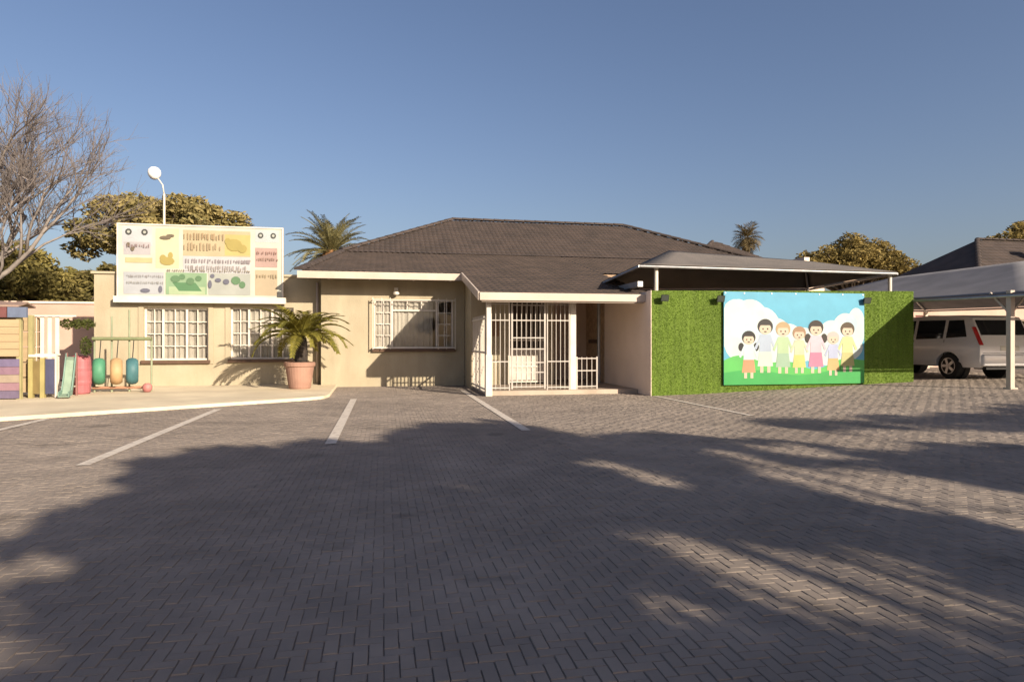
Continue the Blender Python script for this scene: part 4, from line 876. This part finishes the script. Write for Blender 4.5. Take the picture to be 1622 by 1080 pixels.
# frame with hanging painted tyres
t = thing('tyre_frame', (-5.65, 16.0, PZ), 'green steel rail frame that carries the painted tyres', 'play frame')
FY = 16.1
m_ = MB(); m_.tube([(-6.35, FY, 1.25), (-5.14, FY, 1.25)], .04, 10); m_.build('top_rail', ply((148, 150, 96)), t)
m_ = MB(); m_.tube([(-6.35, FY, .16), (-5.14, FY, .16)], .03, 10); m_.build('bottom_rail', ply((230, 150, 110)), t)
for x, h in ((-6.33, 1.25), (-5.98, 1.75), (-5.62, 1.9), (-5.16, 1.25)):
    m_ = MB(); m_.tube([(x, FY+.06, PZ), (x, FY+.06, h)], .022, 8); m_.build('post', ply((176, 178, 132)), t)
for x, c, nm in ((-6.17, (70, 160, 110), 'green'), (-5.82, (240, 176, 112), 'orange'), (-5.5, (60, 124, 128), 'teal')):
    m_ = MB(); n1, n2 = 26, 10; vs = []; fs = []
    for i in range(n1):
        for j in range(n2):
            A, Bq = 2*math.pi*i/n1, 2*math.pi*j/n2; rr_ = .215+.085*math.cos(Bq); ax_, pl = .125*math.sin(Bq), rr_*math.cos(A)*.9; vs.append((x+ax_*.94-pl*.34, FY-.12+ax_*.34+pl*.94, .53+rr_*math.sin(A)))
    for i in range(n1):
        for j in range(n2): fs.append((i*n2+j, ((i+1) % n1)*n2+j, ((i+1) % n1)*n2+(j+1) % n2, i*n2+(j+1) % n2))
    m_.add(vs, fs); tt = thing('painted_tyre', (x, FY-.12, .23), f'{nm} painted tyre hanging on the low rail frame', 'tyre', 'painted tyres in the play area'); tt.location = (x, FY-.12, .23)
    m_.build('tyre', ply(c), tt, smooth=True); m_ = MB(); m_.tube([(x, FY-.02, 1.22), (x, FY-.1, .80)], .01, 5); m_.build('rope', TRIM, tt)
m_ = MB(); m_.lathe((-5.18, 15.95, PZ), [(.05, 0), (.09, .04), (.1, .1), (.09, .16), (.04, .2)], 16); tag(m_.build('play_ball', ply((240, 130, 120)), smooth=True), 'coral ball lying beside the teal tyre', 'ball')

# ------------------------------------------------------------------ trees behind the camera, crowns shaped to cast the yard's shade
kx, ky = .63/.47, -1/.47
OUTL = np.array([(-1.34, 2.64), (-1.79, 3.38), (-1.92, 3.91), (-2.08, 4.51), (-2.17, 5.32), (-2.22, 5.97), (-2.31, 7.15), (-1.95, 7.96), (-0.77, 7.82), (-0.06, 7.87), (0.25, 8.44), (0.33, 9.58), (1.4, 9.67), (2.2, 8.66), (2.76, 7.95), (3.72, 8.17), (4.97, 8.25), (6.2, 9.22), (7.09, 9.22), (7.75, 8.43), (9.55, 9.21), (11.06, 9.63), (14, 9.8), (14, -4), (-1.1, -4), (-1.15, 1.5)])
GAPS = [(2.1, 6.22, 2.4, 5.26, 0.15), (3.97, 8.13, 5.21, 7.36, 0.3), (5.38, 7.16, 5.62, 6.62, 0.3), (4.39, 6.63, 4.53, 6.19, 0.21), (3.64, 5.41, 4.08, 4.69, 0.32), (4.08, 4.69, 4.42, 3.85, 0.58), (1.78, 3.9, 2.1, 3.18, 0.15), (1.62, 3.27, 1.95, 2.48, 0.11), (1.31, 2.81, 1.46, 2.57, 0.09), (2.52, 3.25, 2.75, 3.05, 0.13), (2.36, 2.85, 2.78, 2.42, 0.24), (2.25, 2.18, 2.36, 2.06, 0.07), (-1.9, 3.86, -1.68, 3.96, 0.17), (-1.46, 2.88, -1.32, 2.85, 0.11), (0.42, 5.5, 0.7, 5.4, 0.12), (6.38, 7.24, 7.46, 6.5, 0.43), (3.51, 6.59, 3.61, 6.0, 0.12)]  # openings cut in the crowns so light streaks reach the paving
def shaded(x, y):
    """ground picked to lie in shade; the crowns are cut to match it"""
    gx, gy = x + .05*np.sin(9*y+2*x), y + .06*np.sin(8*x+1)
    x, y = (x + .16*np.sin(2.3*y+1.1*x) + .10*np.sin(6.1*y-3.3*x+1) + .05*np.sin(11*x+9*y),
            y + .28*np.sin(2.9*x+.4) + .18*np.sin(6.7*x+1.3*y) + .10*np.sin(14*x-5*y))
    ins = np.zeros(len(x), bool); n = len(OUTL)
    for i in range(n):
        (x1, y1), (x2, y2) = OUTL[i], OUTL[(i+1) % n]
        c = ((y1 > y) != (y2 > y)); xi = (x2-x1)*(y-y1)/((y2-y1) if y2 != y1 else 1e-9)+x1; ins ^= c & (x < xi)
    for a, b, c, d, hw in GAPS:
        dx, dy = c-a, d-b; t = np.clip(((gx-a)*dx+(gy-b)*dy)/(dx*dx+dy*dy), 0, 1); ins &= np.hypot(gx-a-t*dx, gy-b-t*dy) > hw*1.1+.09
    return ins
rs = random.Random(5)
def shade_tree(base, fork, x0, x1, step, n, size, label, r0, seed, thin):
    cl_ = []; X = x0
    while X < x1:
        Y = -3.0
        while Y < 9.6:
            x, y = X+rs.uniform(-.3, .3), Y+rs.uniform(-.3, .3); h = rs.uniform(max(2.4, (y+2.6)/2.13+.5), 9.2)  # foliage set low as well, to keep skylight off the near paving
            if shaded(np.array([x]), np.array([y]))[0] and rs.random() > thin: cl_.append((x+kx*h, y+ky*h, h, .62, .62, .5))
            Y += step
        X += step
    t = thing('shade_tree', base, label, 'tree'); m_ = MB(); limbs(m_, base, fork, cl_, r0, seed, 4); m_.build('trunk', BARK, t, smooth=True)
    V, F = leaf_cloud(cl_, n, size); q = V.reshape(-1, 4, 3).mean(1); sx = q[:, 0]-kx*q[:, 2]+rng.normal(0, .06, len(q)); sy = q[:, 1]-ky*q[:, 2]+rng.normal(0, .11, len(q))
    ok = shaded(sx, sy) & (q[:, 1] < -1.2); V = V.reshape(-1, 4, 3)[ok].reshape(-1, 3); np_mesh('crown', V, np.arange(len(V)).reshape(-1, 4), GREENL, t)  # drop leaves whose shadow would land outside the chosen shade
shade_tree((9.6, -12.2, 0), (9.5, -12.0, 3.4), -2.2, 3.2, .58, 74000, .12, 'broad dense tree behind the viewer, crown shaped to shade the left and middle paving', .22, 8, .0)
shade_tree((17.6, -10.4, 0), (16.8, -10.0, 4.0), 3.2, 13, .70, 62000, .12, 'sparser leafy tree behind the viewer, crown shaped to dapple the right-hand paving', .2, 9, .12)
